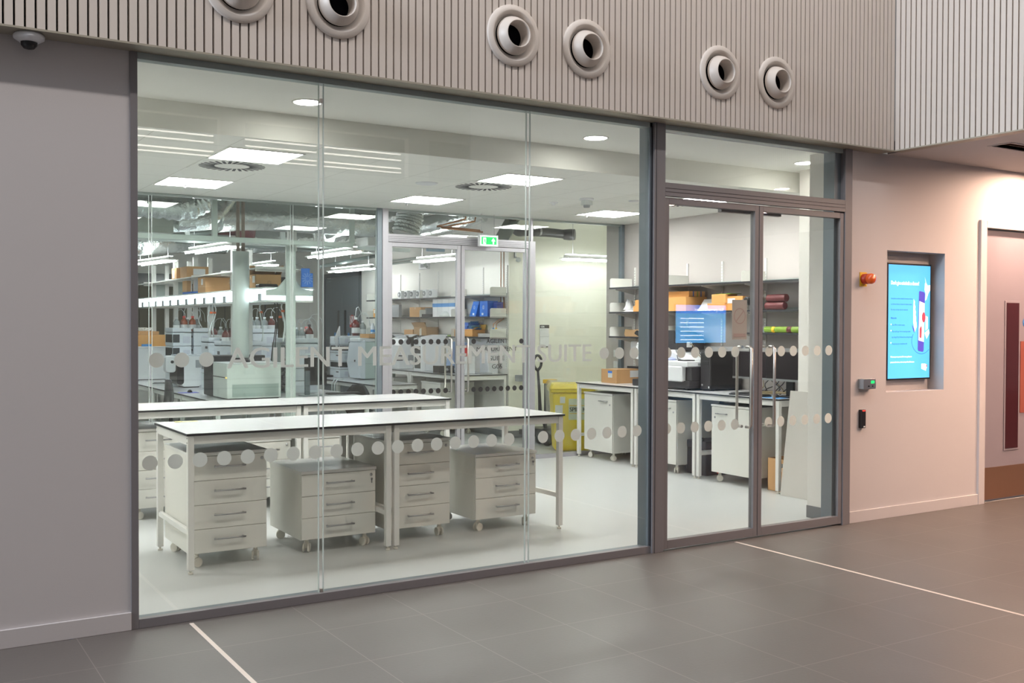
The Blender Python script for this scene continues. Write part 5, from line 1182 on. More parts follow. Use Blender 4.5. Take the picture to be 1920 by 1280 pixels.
# bottles
def bottle_proto(m, cap, r=0.043, h=0.19):
    t = T('solvent_bottle', 'x', 'bottle', (0,0,0), 'solvent bottles on the module stacks')
    t.p('glass_body', MB().lathe([(0.0001, 0.001), (r, 0.001), (r, h*0.62), (r*0.8, h*0.74), (r*0.36, h*0.84), (r*0.34, h*0.93), (0.0001, h*0.93)], (0,0,0), n=20), M[m])
    t.p('cap', MB().lathe([(r*0.42, h*0.88), (r*0.42, h), (0.0001, h)], (0,0,0), n=16), M[cap])
    t.p('paper_label', MB().lathe([(r*1.015, h*0.15), (r*1.015, h*0.45)], (0,0,0), n=20), M['label'])
    t.p('tube', MB().tube([(0, 0, h), (0.0, 0, h+0.05), (0.03, 0.01, h+0.10), (0.08, 0.02, h+0.11), (0.13, 0.02, h+0.05), (0.15, 0.02, h-0.06)], 0.0028, 6), M['tubing'])
    return t.o
BP = {k: bottle_proto(m_, c_) for k, (m_, c_) in {'amber': ('amber_glass', 'red'), 'dark': ('dark_amber_glass', 'black_plastic'), 'clear': ('bottle_glass', 'white_plastic'), 'red': ('dark_amber_glass', 'white_plastic')}.items()}
used = set()
def bottle(kind, px_, S, label, dy=0.15, sc=1.0):
    x = at(px_, 605, Y=S[2]+dy).x; loc = (x, S[2]+dy, S[4]+0.001)
    if kind in used: o = dup(BP[kind], loc, 0, label)
    else: o = BP[kind]; o.location = loc; o['label'] = label; used.add(kind)
    o.rotation_euler = (0, 0, random.uniform(-0.7, 0.7)); o.scale = (sc, sc, sc)
bottle('clear', 331, SA, 'clear bottle with a white label, leftmost on the far left stack', 0.12)
bottle('amber', 345, SA, 'amber bottle with a red cap on the left stack, second', 0.12, 1.1)
bottle('amber', 361, SB, 'amber bottle beside the gap between the two left stacks', 0.1, 1.1)
bottle('clear', 352, SA, 'clear bottle between the two amber ones on the left stack', 0.22)
bottle('clear', 369, SB, 'clear flask right of the amber bottle on the second stack', 0.2)
bottle('clear', 414, SCc, 'clear bottle with a black cap left of the round column', 0.1)
bottle('dark', 402, SCc, 'dark amber bottle left of the round column, behind the clear one', 0.25)
bottle('dark', 423, SD, 'dark amber bottle close to the left of the round column', 0.1, 1.1)
bottle('dark', 431, SD, 'dark amber bottle touching the left outline of the round column', 0.2, 1.1)
bottle('clear', 472, SF, 'clear bottle just right of the round column', 0.1, 1.1)
bottle('clear', 482, SF, 'second clear bottle right of the round column', 0.12, 1.1)
bottle('clear', 496, SF, 'third clear bottle right of the round column', 0.14, 1.1)
bottle('red', 509, SF, 'reddish brown bottle with a white cap right of the clear ones', 0.1, 1.15)
for k, px_ in enumerate((537, 547, 557, 566)): bottle('clear', px_, SG, ['leftmost', 'second', 'third', 'fourth'][k]+' clear bottle in the tray of the wide module stack', 0.12 if k % 2 else 0.2, 0.95)
bottle('dark', 580, SG, 'dark amber bottle at the right end of the wide module stack', 0.1, 1.15)
bottle('amber', 574, SG, 'amber bottle behind the dark one on the wide module stack', 0.28, 1.0)
# hanging cables over the island
for k, (px_, yt, yb_, m_, w_) in enumerate(((398, 572, 632, 'tubing', 0.008), (402, 572, 632, 'tubing', 0.008), (374, 586, 614, 'tubing', 0.006), (393, 586, 614, 'tubing', 0.006), (490, 564, 640, 'tubing', 0.009), (529, 566, 640, 'tubing', 0.009), (515, 562, 676, 'cable', 0.006), (519, 562, 676, 'cable', 0.006))):
    Yk = at(px_, 600, X=3.70 if px_ < 488 else 3.95).y; a = at(px_, yt, Y=Yk); b2 = at(px_-3+(k % 3)*3, yb_, Y=Yk)
    pts = [a+(b2-a)*f+Vector((0.02*math.sin(f*5+k), 0, 0)) for f in [i/8 for i in range(9)]]
    a2 = Vector((a.x, a.y, 1.84))
    single('hanging_cable', MB().tube([a2]+pts[1:], w_, 6), M[m_], ('white' if m_ == 'tubing' else 'black')+' cable hanging from the lit shelf to the instruments', 'cable', tuple(a2), ('white' if m_ == 'tubing' else 'black')+' cables hanging from the lit shelf')
for k, (px_, py_) in enumerate(((396, 586), (402, 586), (489, 585), (525, 594), (530, 583))):
    q = at(px_, py_, X=3.695 if px_ < 488 else 3.945)
    single('cable_tag', MB().box(q.x-0.018, q.x+0.018, q.y-0.012, q.y+0.0, q.z-0.012, q.z+0.012), M['orange'], 'orange tag on a white hanging cable', 'tag', tuple(q), 'orange cable tags')
# black monitor seen from behind
q = at(576, 742, Z=ZD)
t = T('monitor', 'black monitor on a tall grey stand seen from behind on the island', 'monitor', (q.x, q.y, ZD))
zc = at(576, 695, Y=q.y).z
t.p('foot', MB().rbox(q.x-0.08, q.x+0.17, q.y-0.10, q.y+0.10, ZD+0.0005, ZD+0.012, 0.03), M['grey_plastic'])
t.p('stand', MB().box(q.x-0.028, q.x+0.028, q.y-0.02, q.y+0.02, ZD+0.012, zc), mat('stand_grey', (104,112,118), 0.4), 0.003)
xa, xb = at(572, 700, Y=q.y+0.03).x, at(613, 700, Y=q.y+0.03).x
t.p('housing', MB().box(xa, xb, q.y+0.03, q.y+0.06, at(590, 722, Y=q.y).z, at(590, 670, Y=q.y).z), M['black_plastic'], 0.004)
t.p('mount', MB().box(q.x-0.02, q.x+0.12, q.y+0.0, q.y+0.03, zc-0.04, zc+0.04), M['black_plastic'])
q = at(645, 738, Z=ZD); keyboard('black keyboard at the right edge of the island bench', q.x-0.02, q.y-0.02, 0.40, 'dark_plastic', 1.45, ZD)
q = at(352, 736, Z=ZD); single('mouse_mat', MB().rbox(q.x-0.10, q.x+0.12, q.y-0.08, q.y+0.1, ZD+0.0003, ZD+0.003, 0.01), mat('violet_blue_mat', (88,92,190), 0.6), 'violet blue mouse mat before the rounded analyser', 'mouse mat', (q.x, q.y, ZD)); mouse('black mouse on the violet mat before the rounded analyser', (q.x+0.03, q.y+0.02, ZD+0.0032))
q = at(312, 719, Z=ZD); keyboard('grey keyboard before the white cabinet at the far left', q.x, q.y, 0.36, 'grey_plastic', 1.3, ZD)
# goods on the island shelves
def isl(label, xl, xc, xr, yt, z, m='card', **k):
    Xf = 3.70
    ya = at(xc, 520, X=Xf).y; yb_ = at(xl, 520, X=Xf).y; z1 = at(xc, yt, X=Xf).z; x1 = min(at(xr, 520, Y=ya).x, 4.18)
    return carton(label, [Xf, x1, ya, yb_, z, z1], m, **k)
t = isl('brown carton on the lower island shelf left of the round column', 371, 385, 431, 519, 2.001, 'card', lab=('x', 0.3, 0.55, 0.5, 0.9), tape=False)
isl('tall brown carton end on the lower island shelf behind the other', 342, 350, 358, 526, 2.001, 'card', tape=False)
isl('brown carton on the upper island shelf with a printed oblong', 338, 350, 391, 499, 2.229, 'card', lab=('y', 0.3, 0.85, 0.25, 0.8), tape=False)
isl('small brown carton on the upper island shelf with a white edge', 322, 331, 338, 502, 2.229, 'card', lab=('x', 0.4, 0.8, 0.1, 0.8), tape=False)
t = isl('open brown carton with a starburst mark on the island shelf', 468, 479, 527, 514, 2.001, 'card', open_='rb', lab=('x', 0.1, 0.5, 0.4, 0.9))
ya = at(479, 520, X=3.70).y
starmark(t, at(505, 530, Y=ya).x, at(505, 530, Y=ya).z, ya, 0.028)
single('black_pouch', MB().rbox(at(484, 538, Y=ya-0.12).x, at(520, 538, Y=ya-0.12).x, ya-0.14, ya-0.03, 2.001, 2.045, 0.02, 'y'), M['black_plastic'], 'long black pouch before the open carton on the island shelf', 'pouch', (3.9, ya-0.1, 2.001))
q = at(355, 550, X=3.72)
single('blue_packet', MB().box(3.69, 3.9, q.y-0.25, q.y+0.25, 2.001, 2.03), M['blue'], 'flat blue and white packet on the lower island shelf', 'packet', (3.7, q.y, 2.001))
# blue bag on the end bracket
x0_, x1_ = at(566, 520, Y=10.9).x, at(587, 520, Y=10.9).x
za, zb_ = at(576, 538, Y=10.9).z, at(576, 503, Y=10.9).z
t = T('blue_bag', 'blue carrier with a pale starburst hanging on the frame end post', 'bag', ((x0_+x1_)/2, 10.9, za))
zm = zb_-(zb_-za)*0.25
t.p('panel', MB().box(x0_, x1_, 10.90, 10.935, za, zm).box(x0_, x0_+(x1_-x0_)*0.72, 10.90, 10.935, zm, zb_), M['blue'], 0.004)
s = MB()
for k in range(12):
    a = 2*PI*k/12
    for r in (0.03, 0.045, 0.06): s.disc(((x0_+x1_)/2+r*math.cos(a), za+0.45*(zb_-za)+r*math.sin(a)), 0.0035, 0.0035, 10.8985, 6, 0.0005)
t.p('starburst_mark', s, M['label'])
t.p('hook', MB().tube([((x0_+x1_)/2-0.03, 10.92, zb_-0.02), ((x0_+x1_)/2-0.06, 10.93, zb_+0.04), (3.985, 10.955, zb_+0.04)], 0.004, 6), M['zinc'])
# chairs
def chair(label, x, y, rot, ztop):
    t = T('office_chair', label, 'chair', (0,0,0), 'dark office chairs in the back room')
    bk = []
    n = 10
    for i in range(n+1):
        f = i/n; w = 0.20*math.sin(PI*min(1, max(0.12, 0.15+f*0.8)))**0.6+0.02
        z = ztop-0.42+0.42*f; d = 0.05*math.sin(f*2.2)
        bk.append((w, z, d))
    v = []; 
    for w, z, d in bk:
        for s, th in ((-1, 0), (-0.5, -0.03), (0.5, -0.03), (1, 0), (0.5, 0.02), (-0.5, 0.02)): v.append((s*w, 0.22+d+th, z))
    fs = [(i*6+k, i*6+(k+1) % 6, (i+1)*6+(k+1) % 6, (i+1)*6+k) for i in range(n) for k in range(6)]+[tuple(range(6))[::-1], tuple(range(n*6, n*6+6))]
    b = t.p('backrest', MB().add(v, fs, True), M['dark_plastic'])
    b.p('lumbar_knob', MB().lathe([(0.0001, 0.03), (0.025, 0.03), (0.03, 0.0)], (0.06, 0.27, ztop-0.14), 'y', 14), M['zinc'])
    t.p('seat', MB().rbox(-0.23, 0.23, -0.24, 0.22, 0.44, 0.50, 0.08), M['dark_plastic'], 0.02)
    t.p('back_stem', MB().tube([(0, 0.15, 0.44), (0, 0.28, 0.46), (0, 0.29, ztop-0.3)], 0.02, 10), M['black_plastic'])
    t.p('gas_column', MB().cyl((0, 0, 0.08), (0, 0, 0.44), 0.028), M['zinc'])
    for k in range(5):
        a = 2*PI*k/5
        l = t.p('base_arm', MB().tube([(0, 0, 0.10), (0.28*math.cos(a), 0.28*math.sin(a), 0.075)], [0.025, 0.016], 8), M['black_plastic'])
        l.p('castor', MB().cyl((0.28*math.cos(a)-0.02, 0.28*math.sin(a), 0.029), (0.28*math.cos(a)+0.02, 0.28*math.sin(a), 0.029), 0.028, 14), M['black_plastic'])
    t.o.location = (x, y, 0); t.o.rotation_euler = (0, 0, rot)
q = at(302, 735, Y=11.7); chair('dark office chair seen side on at the left before the island bench', q.x+0.1-0.28, 11.7, -PI/2, at(296, 712, Y=11.7).z)
q = at(672, 735, Y=11.9); chair('dark office chair with round back right of the island keyboard', q.x+0.1, 11.75, 0.25, at(675, 719, Y=12.1).z)

# ---- low bench instruments
ZE = 0.72
b = pxbox(653, 674, 730, 712, 641, Z=ZE, dmax=0.9)
t = T('curved_analyser', 'tall pale analyser with a curved white front and flat carton on top', 'instrument', (b[0], b[2], ZE))
x1c = min(b[1], 6.74) if b[0] < 6.6 else b[1]
t.p('body', MB().box(b[0]+0.08, b[0]+0.62, b[2], b[3], ZE+0.012, b[5]), mat('pale_green_panel_side', (190,204,200), 0.4), 0.008)
t.p('curved_front', MB().prism([(b[0]+0.10, ZE+0.012), (b[0]+0.02, ZE+0.02), (b[0]-0.03, ZE+(b[5]-ZE)*0.45), (b[0]+0.01, b[5]-0.02), (b[0]+0.10, b[5]+0.03)], 'y', b[2]-0.004, b[3]), M['cool_plastic'], 0.01)
t.p('top_cover', MB().box(b[0]+0.02, b[0]+0.5, b[2]+0.05, b[3], b[5], b[5]+0.06), M['white_plastic'], 0.012)
t.p('latch', MB().box(b[0]-0.032, b[0]-0.02, b[2]+0.1, b[2]+0.14, ZE+0.28, ZE+0.31), M['dark_plastic'])
t.p('seam', MB().box(b[0]+0.08, b[0]+0.62, b[2]-0.003, b[2], ZE+(b[5]-ZE)*0.42, ZE+(b[5]-ZE)*0.42+0.004), M['grey_plastic'])
CA = b
carton('flat tan carton lying on the curved analyser', [b[0]+0.16, b[0]+0.62, b[2]+0.0, b[2]+0.35, b[5]+0.061, b[5]+0.125], 'card', tape=False)
b = pxbox(633, 637, 654, 708, 630, Z=ZE, dmax=0.5)
t = module_stack('open stack of white modules with black gaps left of the curved analyser', b[0], b[1], b[2], b[2]+0.42, ZE, b[5], 5, (1, 3), face=1.0)
SH = (b[0], b[1]+0.35, b[2], b[2]+0.4, b[5])
single('module_shelf', MB().box(b[1]+0.002, b[1]+0.33, b[2]+0.1, b[2]+0.42, b[5]-0.10, b[5]), M['cool_plastic'], 'white module top right of the open stack under the red bottle', 'instrument', (b[1], b[2], b[5]-0.1), bevel=0.005)
bottle('red', 667, SH, 'large dark red bottle with looping tubes before the grey doors', 0.22, 1.6)
bottle('clear', 680, SH, 'clear bottle with a white cap right of the dark red bottle', 0.2, 1.3)
bottle('dark', 672, SH, 'dark bottle behind the large dark red bottle', 0.35, 1.3)
q0 = at(632, 651, Y=b[2]-0.1); 
t = T('tilted_screen', 'white tilted panel on an arm left of the open module stack', 'screen', (q0.x, b[2]-0.1, q0.z))
Yt = b[2]-0.05
P4 = [at(630, 652, Y=Yt), at(626, 636, Y=Yt), at(636, 611, Y=Yt+0.2), at(637, 640, Y=Yt+0.2)]
t.p('panel', MB().add(P4+[p+Vector((0.02, 0.01, 0)) for p in P4], [(0,1,2,3),(4,5,6,7),(0,1,5,4),(1,2,6,5),(2,3,7,6),(3,0,4,7)]), M['white_plastic'])
t.p('arm', MB().cyl(P4[3]+Vector((0,0,0.05)), (b[0]+0.02, b[2]+0.1, P4[3].z), 0.012), M['grey_plastic'])
q = at(622, 706, Z=ZE)
single('black_device', MB().rbox(q.x-0.12, q.x+0.14, q.y-0.1, q.y+0.1, ZE+0.0005, ZE+0.03, 0.03), M['black_plastic'], 'small black device with cables on the low bench before the grey doors', 'device', (q.x, q.y, ZE))
for k, px_ in enumerate((645, 672)):
    q = at(px_, 712, Z=ZE); 
    single('white_hose', MB().tube([(6.2, q.y+0.1, ZE+0.012), (6.08, q.y, ZE+0.02), (6.03, q.y, ZE-0.05), (6.03, q.y, 0.3), (6.05, q.y, 0.012)], 0.012, 8), M['tubing'], ['left', 'right'][k]+' white hose curving over the edge of the low bench', 'hose', (6.08, q.y, 0.012))

# ---- shelf wall bench instruments
b = pxbox(722, 735, 776, 689, 645, Z=0.9, dmax=0.7)
x0_ = 6.86; y0_ = at(776, 690, X=7.0).y
y0_ = at(748, 693, X=6.86).y
t = T('domed_instrument', 'white domed instrument with slots on the shelf wall bench', 'instrument', (7.1, y0_, 0.9))
zt = at(752, 628, Y=y0_).z
x1_ = at(775, 660, Y=y0_).x
prof = [(x0_, 0.902), (x1_, 0.902), (x1_+0.02, 0.9+(zt-0.9)*0.55), (x1_-0.02, 0.9+(zt-0.9)*0.9), (x1_-0.10, zt), (x0_+0.25, zt), (x0_+0.1, zt-0.06), (x0_, zt-0.16)]
t.p('shell', MB().prism(prof, 'y', y0_, y0_+0.5), M['white_plastic'], 0.02)
t.p('slots', MB().box(x1_-0.3, x1_-0.17, y0_-0.003, y0_+0.01, 1.10, 1.115).box(x1_-0.32, x1_-0.18, y0_-0.003, y0_+0.01, 1.03, 1.045), M['dark_plastic'])
t.p('dark_port', MB().box(x1_-0.09, x1_+0.003, y0_-0.003, y0_+0.05, 1.03, 1.115), M['grey_plastic'])
b = pxbox(776, 790, 840, 696, 630, Z=0.9, dmax=0.5)
t = T('tall_instrument', 'tall white instrument with an arched top and dark side windows', 'instrument', (b[0], b[2], 0.9))
t.p('body', MB().prism([(b[0]+0.06, 0.902), (b[1]-0.12, 0.902), (b[1]-0.12, 0.97), (b[1], 0.99), (b[1], b[5]+0.02), (b[0]+0.3, b[5]+0.02), (b[0]+0.06, b[5]-0.02)], 'y', b[2], b[3]), M['white_plastic'], 0.008)
t.p('front_frame', MB().box(b[0], b[0]+0.06, b[2], b[3], 0.902, b[5]-0.03), M['white_plastic'], 0.006)
t.p('upper_window', MB().box(b[0]-0.003, b[0], b[2]+0.03, b[3]-0.03, 1.16, 1.27), M['window_dark'])
t.p('lower_window', MB().box(b[0]-0.003, b[0], b[2]+0.03, b[3]-0.03, 0.94, 1.13), M['window_dark'])
t.p('lid', MB().box(b[0]-0.004, b[0]+0.04, b[2]+0.1, b[3]-0.1, 1.29, b[5]-0.01), M['grey_plastic'], 0.004)
t.p('seam', MB().box(b[0]+0.06, b[1], b[2]-0.002, b[2], b[5]-0.10, b[5]-0.096), M['grey_plastic'])
TI = b
b = pxbox(821, 824, 852, 700, 686, Z=0.9, dmax=0.2)
t = T('black_controller', 'black controller box right of the tall white instrument', 'instrument', (b[0], b[2], 0.9))
t.p('body', MB().box(b[0], b[1], b[2], b[2]+0.2, 0.902, b[5]), M['black_plastic'], 0.005)
t.p('dial', MB().lathe([(0.0001, -0.008), (0.02, -0.008), (0.022, 0)], (b[0]+0.12, b[2], 0.95), 'y', 14), M['zinc'])
for k, (xa, xb, yt, yb_, lb) in enumerate(((848, 856, 640, 685, 'narrow tilted blue grey panel behind the black controller'), (858, 881, 642, 690, 'blue grey screen seen between the door stiles'))):
    ya = 12.75+0.1*k
    a, b2 = at(xa, yb_, Y=ya), at(xb, yt, Y=ya)
    single('blue_screen', MB().prism([(a.x-0.10, max(a.z, 0.905)), (b2.x-0.04, max(a.z, 0.905)), (b2.x, b2.z), (a.x, b2.z)], 'y', ya, ya+0.02), mat('blue_grey_screen_%d' % k, (138,164,206), 0.3), lb, 'screen', (a.x, ya, 0.9))
b = pxbox(874, 876, 896, 704, 668, Z=0.9, dmax=0.4); b[2] = max(b[2], 12.26)
x0_, x1_ = at(872, 690, Y=12.5).x, at(891, 690, Y=12.5).x
single('white_instrument', MB().box(x0_, x1_, 12.5, 12.75, 0.901, at(880, 668, Y=12.5).z), M['white_plastic'], 'boxy white instrument behind the right inner door handle', 'instrument', (x0_, 12.5, 0.901), bevel=0.006)
x0_, x1_ = at(916, 690, Y=12.4).x, at(934, 690, Y=12.4).x
single('white_instrument', MB().box(x0_, min(x1_, 7.5), 12.4, 12.65, 0.901, at(925, 662, Y=12.4).z), M['white_plastic'], 'slim white instrument behind the door lettering near the wall end', 'instrument', (x0_, 12.4, 0.901), bevel=0.006)
x0_, x1_ = at(897, 700, Y=12.35).x, at(920, 700, Y=12.35).x
single('grey_scanner', MB().box(x0_, x1_, 12.30, 12.45, 0.901, 0.92), M['grey_plastic'], 'flat grey device lying at the near end of the shelf wall bench', 'device', (x0_, 12.3, 0.901), bevel=0.004)
q = at(877, 654, Y=12.55)
single('red_handset', MB().rbox(q.x-0.03, q.x+0.04, 12.55, 12.62, at(880, 668, Y=12.5).z+0.002, q.z+0.05, 0.02, 'y'), M['red'], 'red rounded object on the boxy white instrument', 'device', (q.x, 12.55, q.z))
single('keyboard_tray', MB().box(6.86, 7.02, 12.75, 13.15, 0.901, 0.915), M['black_plastic'], 'black keyboard before the black controller on the shelf wall bench', 'keyboard', (6.9, 12.9, 0.901), bevel=0.003)
single('lit_wall_panel', MB().box(XB-0.05, XB-0.001, 12.25, 15.0, 1.30, 1.385), M['white_plastic'], 'white socket trunking on the wall under the lowest back room shelf', 'trunking', (7.5, 13.6, 1.3))
# cupboards under that bench
for k, (xl, xc, lb) in enumerate(((727, 738, 'white cupboard under the shelf wall bench, far one'), (788, 826, 'white cupboard under the shelf wall bench before the dark kneehole'), (876, 888, 'white cupboard under the shelf wall bench behind the right door leaf'))):
    ya = at(xc, 740, X=6.86).y; yb_ = at(xl, 740, X=6.86).y
    if k == 2: continue
    w_ = min(yb_-ya, 0.6)
    pedestal(lb, (6.86, ya+w_, 0), w_, 0.55, 0.76, 1, RM, door=True, hside=1, ang=0.4)
# shelves of the back room
gb = 'shelves on the back room shelf wall'
Xs = 7.25
for z, lb in ((2.0, 'top shelf of the back room with the row of round holders'), (1.705, 'middle shelf of the back room with packs and blue folders'), (1.415, 'lowest shelf of the back room with open cartons')):
    shelf(lb, Xs, XB-0.012, 12.22, 14.35, z, gb, ends=(12.22, 13.35), brackets=(12.9, 14.3))
    shelf(lb.replace('of the back room', 'of the back room, far bay,').split(' with')[0]+' beyond the inner door post', Xs, XB-0.012, 14.37, 16.4, z, gb, ends=(16.395, 14.38), brackets=(14.95, 15.65))
for k, y in enumerate((12.24, 12.9, 14.3, 14.96, 15.66, 16.38)):
    upright(XB-0.001, y, 0.95, 2.42, 'white slotted shelf rail in the back room, number counted from the near corner' if False else ['nearest white shelf rail in the back room, by the corner', 'second white shelf rail in the back room', 'third white shelf rail in the back room', 'fourth white shelf rail in the back room', 'fifth white shelf rail in the back room', 'last white shelf rail in the back room, farthest'][k], 'shelf rails of the back room')
def bsh(label, xl, xc, xr, yt, z, m='card', Xf=7.29, **k):
    ya = at(xc, 560, X=Xf).y; yb_ = at(xl, 560, X=Xf).y; z1 = at(xc, yt, X=Xf).z; x1 = min(at(xr, 560, Y=ya).x, 7.50)
    return carton(label, [Xf, max(x1, Xf+0.05), ya, yb_, z+0.0005, z1], m, **k)
y_ = [at(v, 547, X=7.28).y for v in (750, 761.5, 772.7, 784, 796.6, 808.6)]
hold = None
for k, y in enumerate(y_):
    t = T('coil_holder', ['leftmost', 'second', 'third', 'fourth', 'fifth', 'rightmost'][k]+' of six grey round coils on the top back room shelf', 'coil', (7.32, y, 2.001), 'row of six round coils')
    t.p('stand', MB().box(7.27, 7.36, y-0.055, y+0.055, 2.001, 2.13), M['white_plastic'], 0.006)
    t.p('disc', MB().tube([(7.255, y, 2.07), (7.27, y, 2.07)], 0.040, 20), M['grey_plastic'])
    t.p('centre_pin', MB().tube([(7.25, y-0.01, 2.07), (7.256, y-0.01, 2.07)], 0.012, 10), M['white_plastic'])
zs = 1.7055
bsh('grey plastic crates stacked on the middle back room shelf at the left', 727, 748, 752, 571, zs, 'grey_plastic', tape=False)
single('grey_folder_box', MB().box(7.36, 7.5, 14.35, 14.95, zs, zs+0.14), M['grey_plastic'], 'grey file box behind the end plate on the middle back room shelf', 'box', (7.4, 14.6, zs))
single('dark_device', MB().box(7.28, 7.34, 14.1, 14.35, zs, zs+0.045), M['dark_plastic'], 'small dark device on the middle back room shelf', 'device', (7.3, 14.2, zs))
t = bsh('tan carton with a small star mark on the middle back room shelf', 768, 789, 811, 575.5, zs, 'card')
single('plastic_bag', MB().lathe([(0.0001, 0), (0.1, 0), (0.07, 0.05), (0.02, 0.085), (0.0001, 0.08)], (7.30, 13.62, zs), n=8), M['frost'], 'translucent crumpled bag right of the tan carton on the middle shelf', 'bag', (7.30, 13.62, zs))
for k, (xa, xb, lb) in enumerate(((811, 820, 'leftmost'), (820, 829, 'second'), (829, 841, 'third, patterned'), (841, 853, 'rightmost, patterned'))):
    ya, yb_ = at(xb, 560, X=7.33).y, at(xa, 560, X=7.33).y
    z1 = at(xa, 559, X=7.33).z
    t = T('white_pack', 'tall white pack with a blue band on the middle shelf, '+lb, 'pack', (7.4, ya, zs), 'white and blue packs on the middle shelf')
    t.p('pack', MB().box(7.33, 7.49, ya+0.003, yb_-0.003, zs, z1), M['paper'], 0.003)
    t.p('blue_band', MB().box(7.328, 7.49, ya+0.002, yb_-0.002, zs+0.15, zs+0.205), M['blue_light'])
for k, (xa, xb, ln) in enumerate(((880, 899, 0.10), (899, 914, 0.0))):
    ya, yb_ = at(xb, 575, X=7.32).y, at(xa, 575, X=7.32).y
    t = T('blue_folder', ['left, tilted', 'right, upright'][k]+' blue file box with a pale starburst on the middle shelf', 'file box', (7.4, ya, zs), 'blue file boxes with starburst')
    zt = zs+0.22
    w_ = (yb_-ya)*0.6
    if k == 0: pr_ = [(yb_, zs), (yb_-w_, zs), (ya, zt), (ya+w_, zt)]
    else: pr_ = [(yb_-0.01, zs), (ya, zs), (ya, zt), (yb_-0.01, zt)]
    t.p('box', MB().prism(pr_, 'x', 7.32, 7.49), M['blue'], 0.002)
    yc = (ya+yb_)/2; s = MB()
    for j in range(8):
        a = 2*PI*j/8; s.add([(7.3185, yc+r*math.cos(a+e), zs+0.13+r*math.sin(a+e)) for r, e in ((0.01, -0.3), (0.032, -0.1), (0.032, 0.1), (0.01, 0.3))], [(0,1,2,3)])
    s.box(7.3184, 7.319, yc-0.0+0.0, yc+0.05, zs+0.02, zs+0.05)
    t.p('mark', s, M['label'])
single('blue_folder_spine', MB().box(7.40, 7.5, 12.27, 12.38, zs, zs+0.2), mat('navy_card', (30,60,140), 0.5), 'navy blue folder spine behind the shelf end plate', 'folder', (7.45, 12.3, zs))
zl = 1.4155
bsh('small tan carton on the lowest back room shelf at the left', 758, 774, 777, 617.5, zl, 'card', tape=False)
bsh('big open brown carton on the lowest back room shelf', 776, 800, 829, 613, zl, 'card_dark', open_='lb')
single('green_packet', MB().box(7.27, 7.31, 13.40, 13.72, zl, zl+0.018), M['green'], 'flat green packet before the big open carton', 'packet', (7.3, 13.5, zl))
for k in range(4):
    a = at(827+k, 600, X=7.30).y
    single('blue_box', MB().box(7.29+0.01*k, 7.48, 13.0-0.02*k, 13.28-0.03*k, zl+0.052*k, zl+0.05+0.052*k), mat('blue_white_card_%d' % k, (78,120,206) if k % 2 else (60,104,196), 0.5), ['bottom', 'second', 'third', 'top'][k]+' blue carton in the stack of four on the lowest shelf', 'box', (7.4, 13.1, zl+0.052*k), 'stack of four blue cartons')
for k in range(6):
    a = math.radians(8+k*13); y0_ = 12.96; L = 0.21
    c_, s_ = math.cos(a), math.sin(a)
    p = [(y0_, zl+0.004), (y0_-0.012*s_, zl+0.004+0.012*c_), (y0_-0.012*s_-L*c_, zl+0.004+0.012*c_+L*s_), (y0_-L*c_, zl+0.004+L*s_)]
    p = [(y0_, zl+0.006+0.016*k), (y0_-0.004, zl+0.018+0.016*k), (y0_-0.15*c_-0.03, zl+0.018+0.016*k+0.13*s_), (y0_-0.15*c_-0.026, zl+0.006+0.016*k+0.13*s_)]
    single('blue_booklet', MB().prism(p, 'x', 7.30+0.004*k, 7.46), M['blue_light'] if k % 2 else M['blue'], 'blue booklet in the fan on the lowest shelf', 'booklet', (7.4, y0_, zl), 'fan of blue booklets')
t = bsh('open tan carton with printed lettering at the right of the lowest shelf', 852, 886, 917, 618, zl, 'card_orange', open_='rm')
t.p('printed_name', MB().text('Agilent Technologies', (7.36, at(886, 560, X=7.29).y-0.003, zl+0.05), (1,0,0), (0,0,1), 0.014, 0.13), M['cable'])
t = T('gas_regulator', 'grey gas outlet block with slim metal pipes beside the tan carton', 'gas outlet', (7.4, 12.35, zl))
t.p('block', MB().box(7.27, 7.49, 12.25, 12.58, zl, zl+0.05), M['grey_shelf'], 0.004)
for k, y in enumerate((12.36, 12.44)):
    t.p('pipe', MB().tube([(7.44, y, zl+0.05), (7.44, y, 1.60), (7.50, y-0.03, 1.65), (7.5435, y-0.03, 1.675), (7.5435, y-0.03, 2.9)], 0.0055, 8), M['copper'])
    t.p('valve', MB().tube([(7.44, y, zl+0.09), (7.44, y, zl+0.13)], 0.015, 10), M['amber_plastic' if k == 0 else 'blue_light'])
bsh('tan carton with a blue label on the far bay of the middle shelf', 700, 712, 716, 579, zs, 'card_orange', tape=False, lab=('x', 0.6, 0.9, 0.5, 0.9))
for k, px_ in enumerate((699, 707)):
    y = at(px_, 620, X=7.32).y
    t = T('spray_bottle', ['white bottle with a blue label, left of two on the far low shelf', 'clear bottle with a dark cap, right of two on the far low shelf'][k], 'bottle', (7.32, y, zl), 'bottles on the far low shelf')
    t.p('body', MB().lathe([(0.0001, 0), (0.04, 0), (0.04, 0.13), (0.02, 0.16), (0.016, 0.19), (0.0001, 0.19)], (7.32, y, zl), n=18), M['white_plastic' if k == 0 else 'bottle_glass'])
    t.p('label', MB().lathe([(0.041, 0.04), (0.041, 0.08)], (7.32, y, zl), n=18), M['blue_light'])
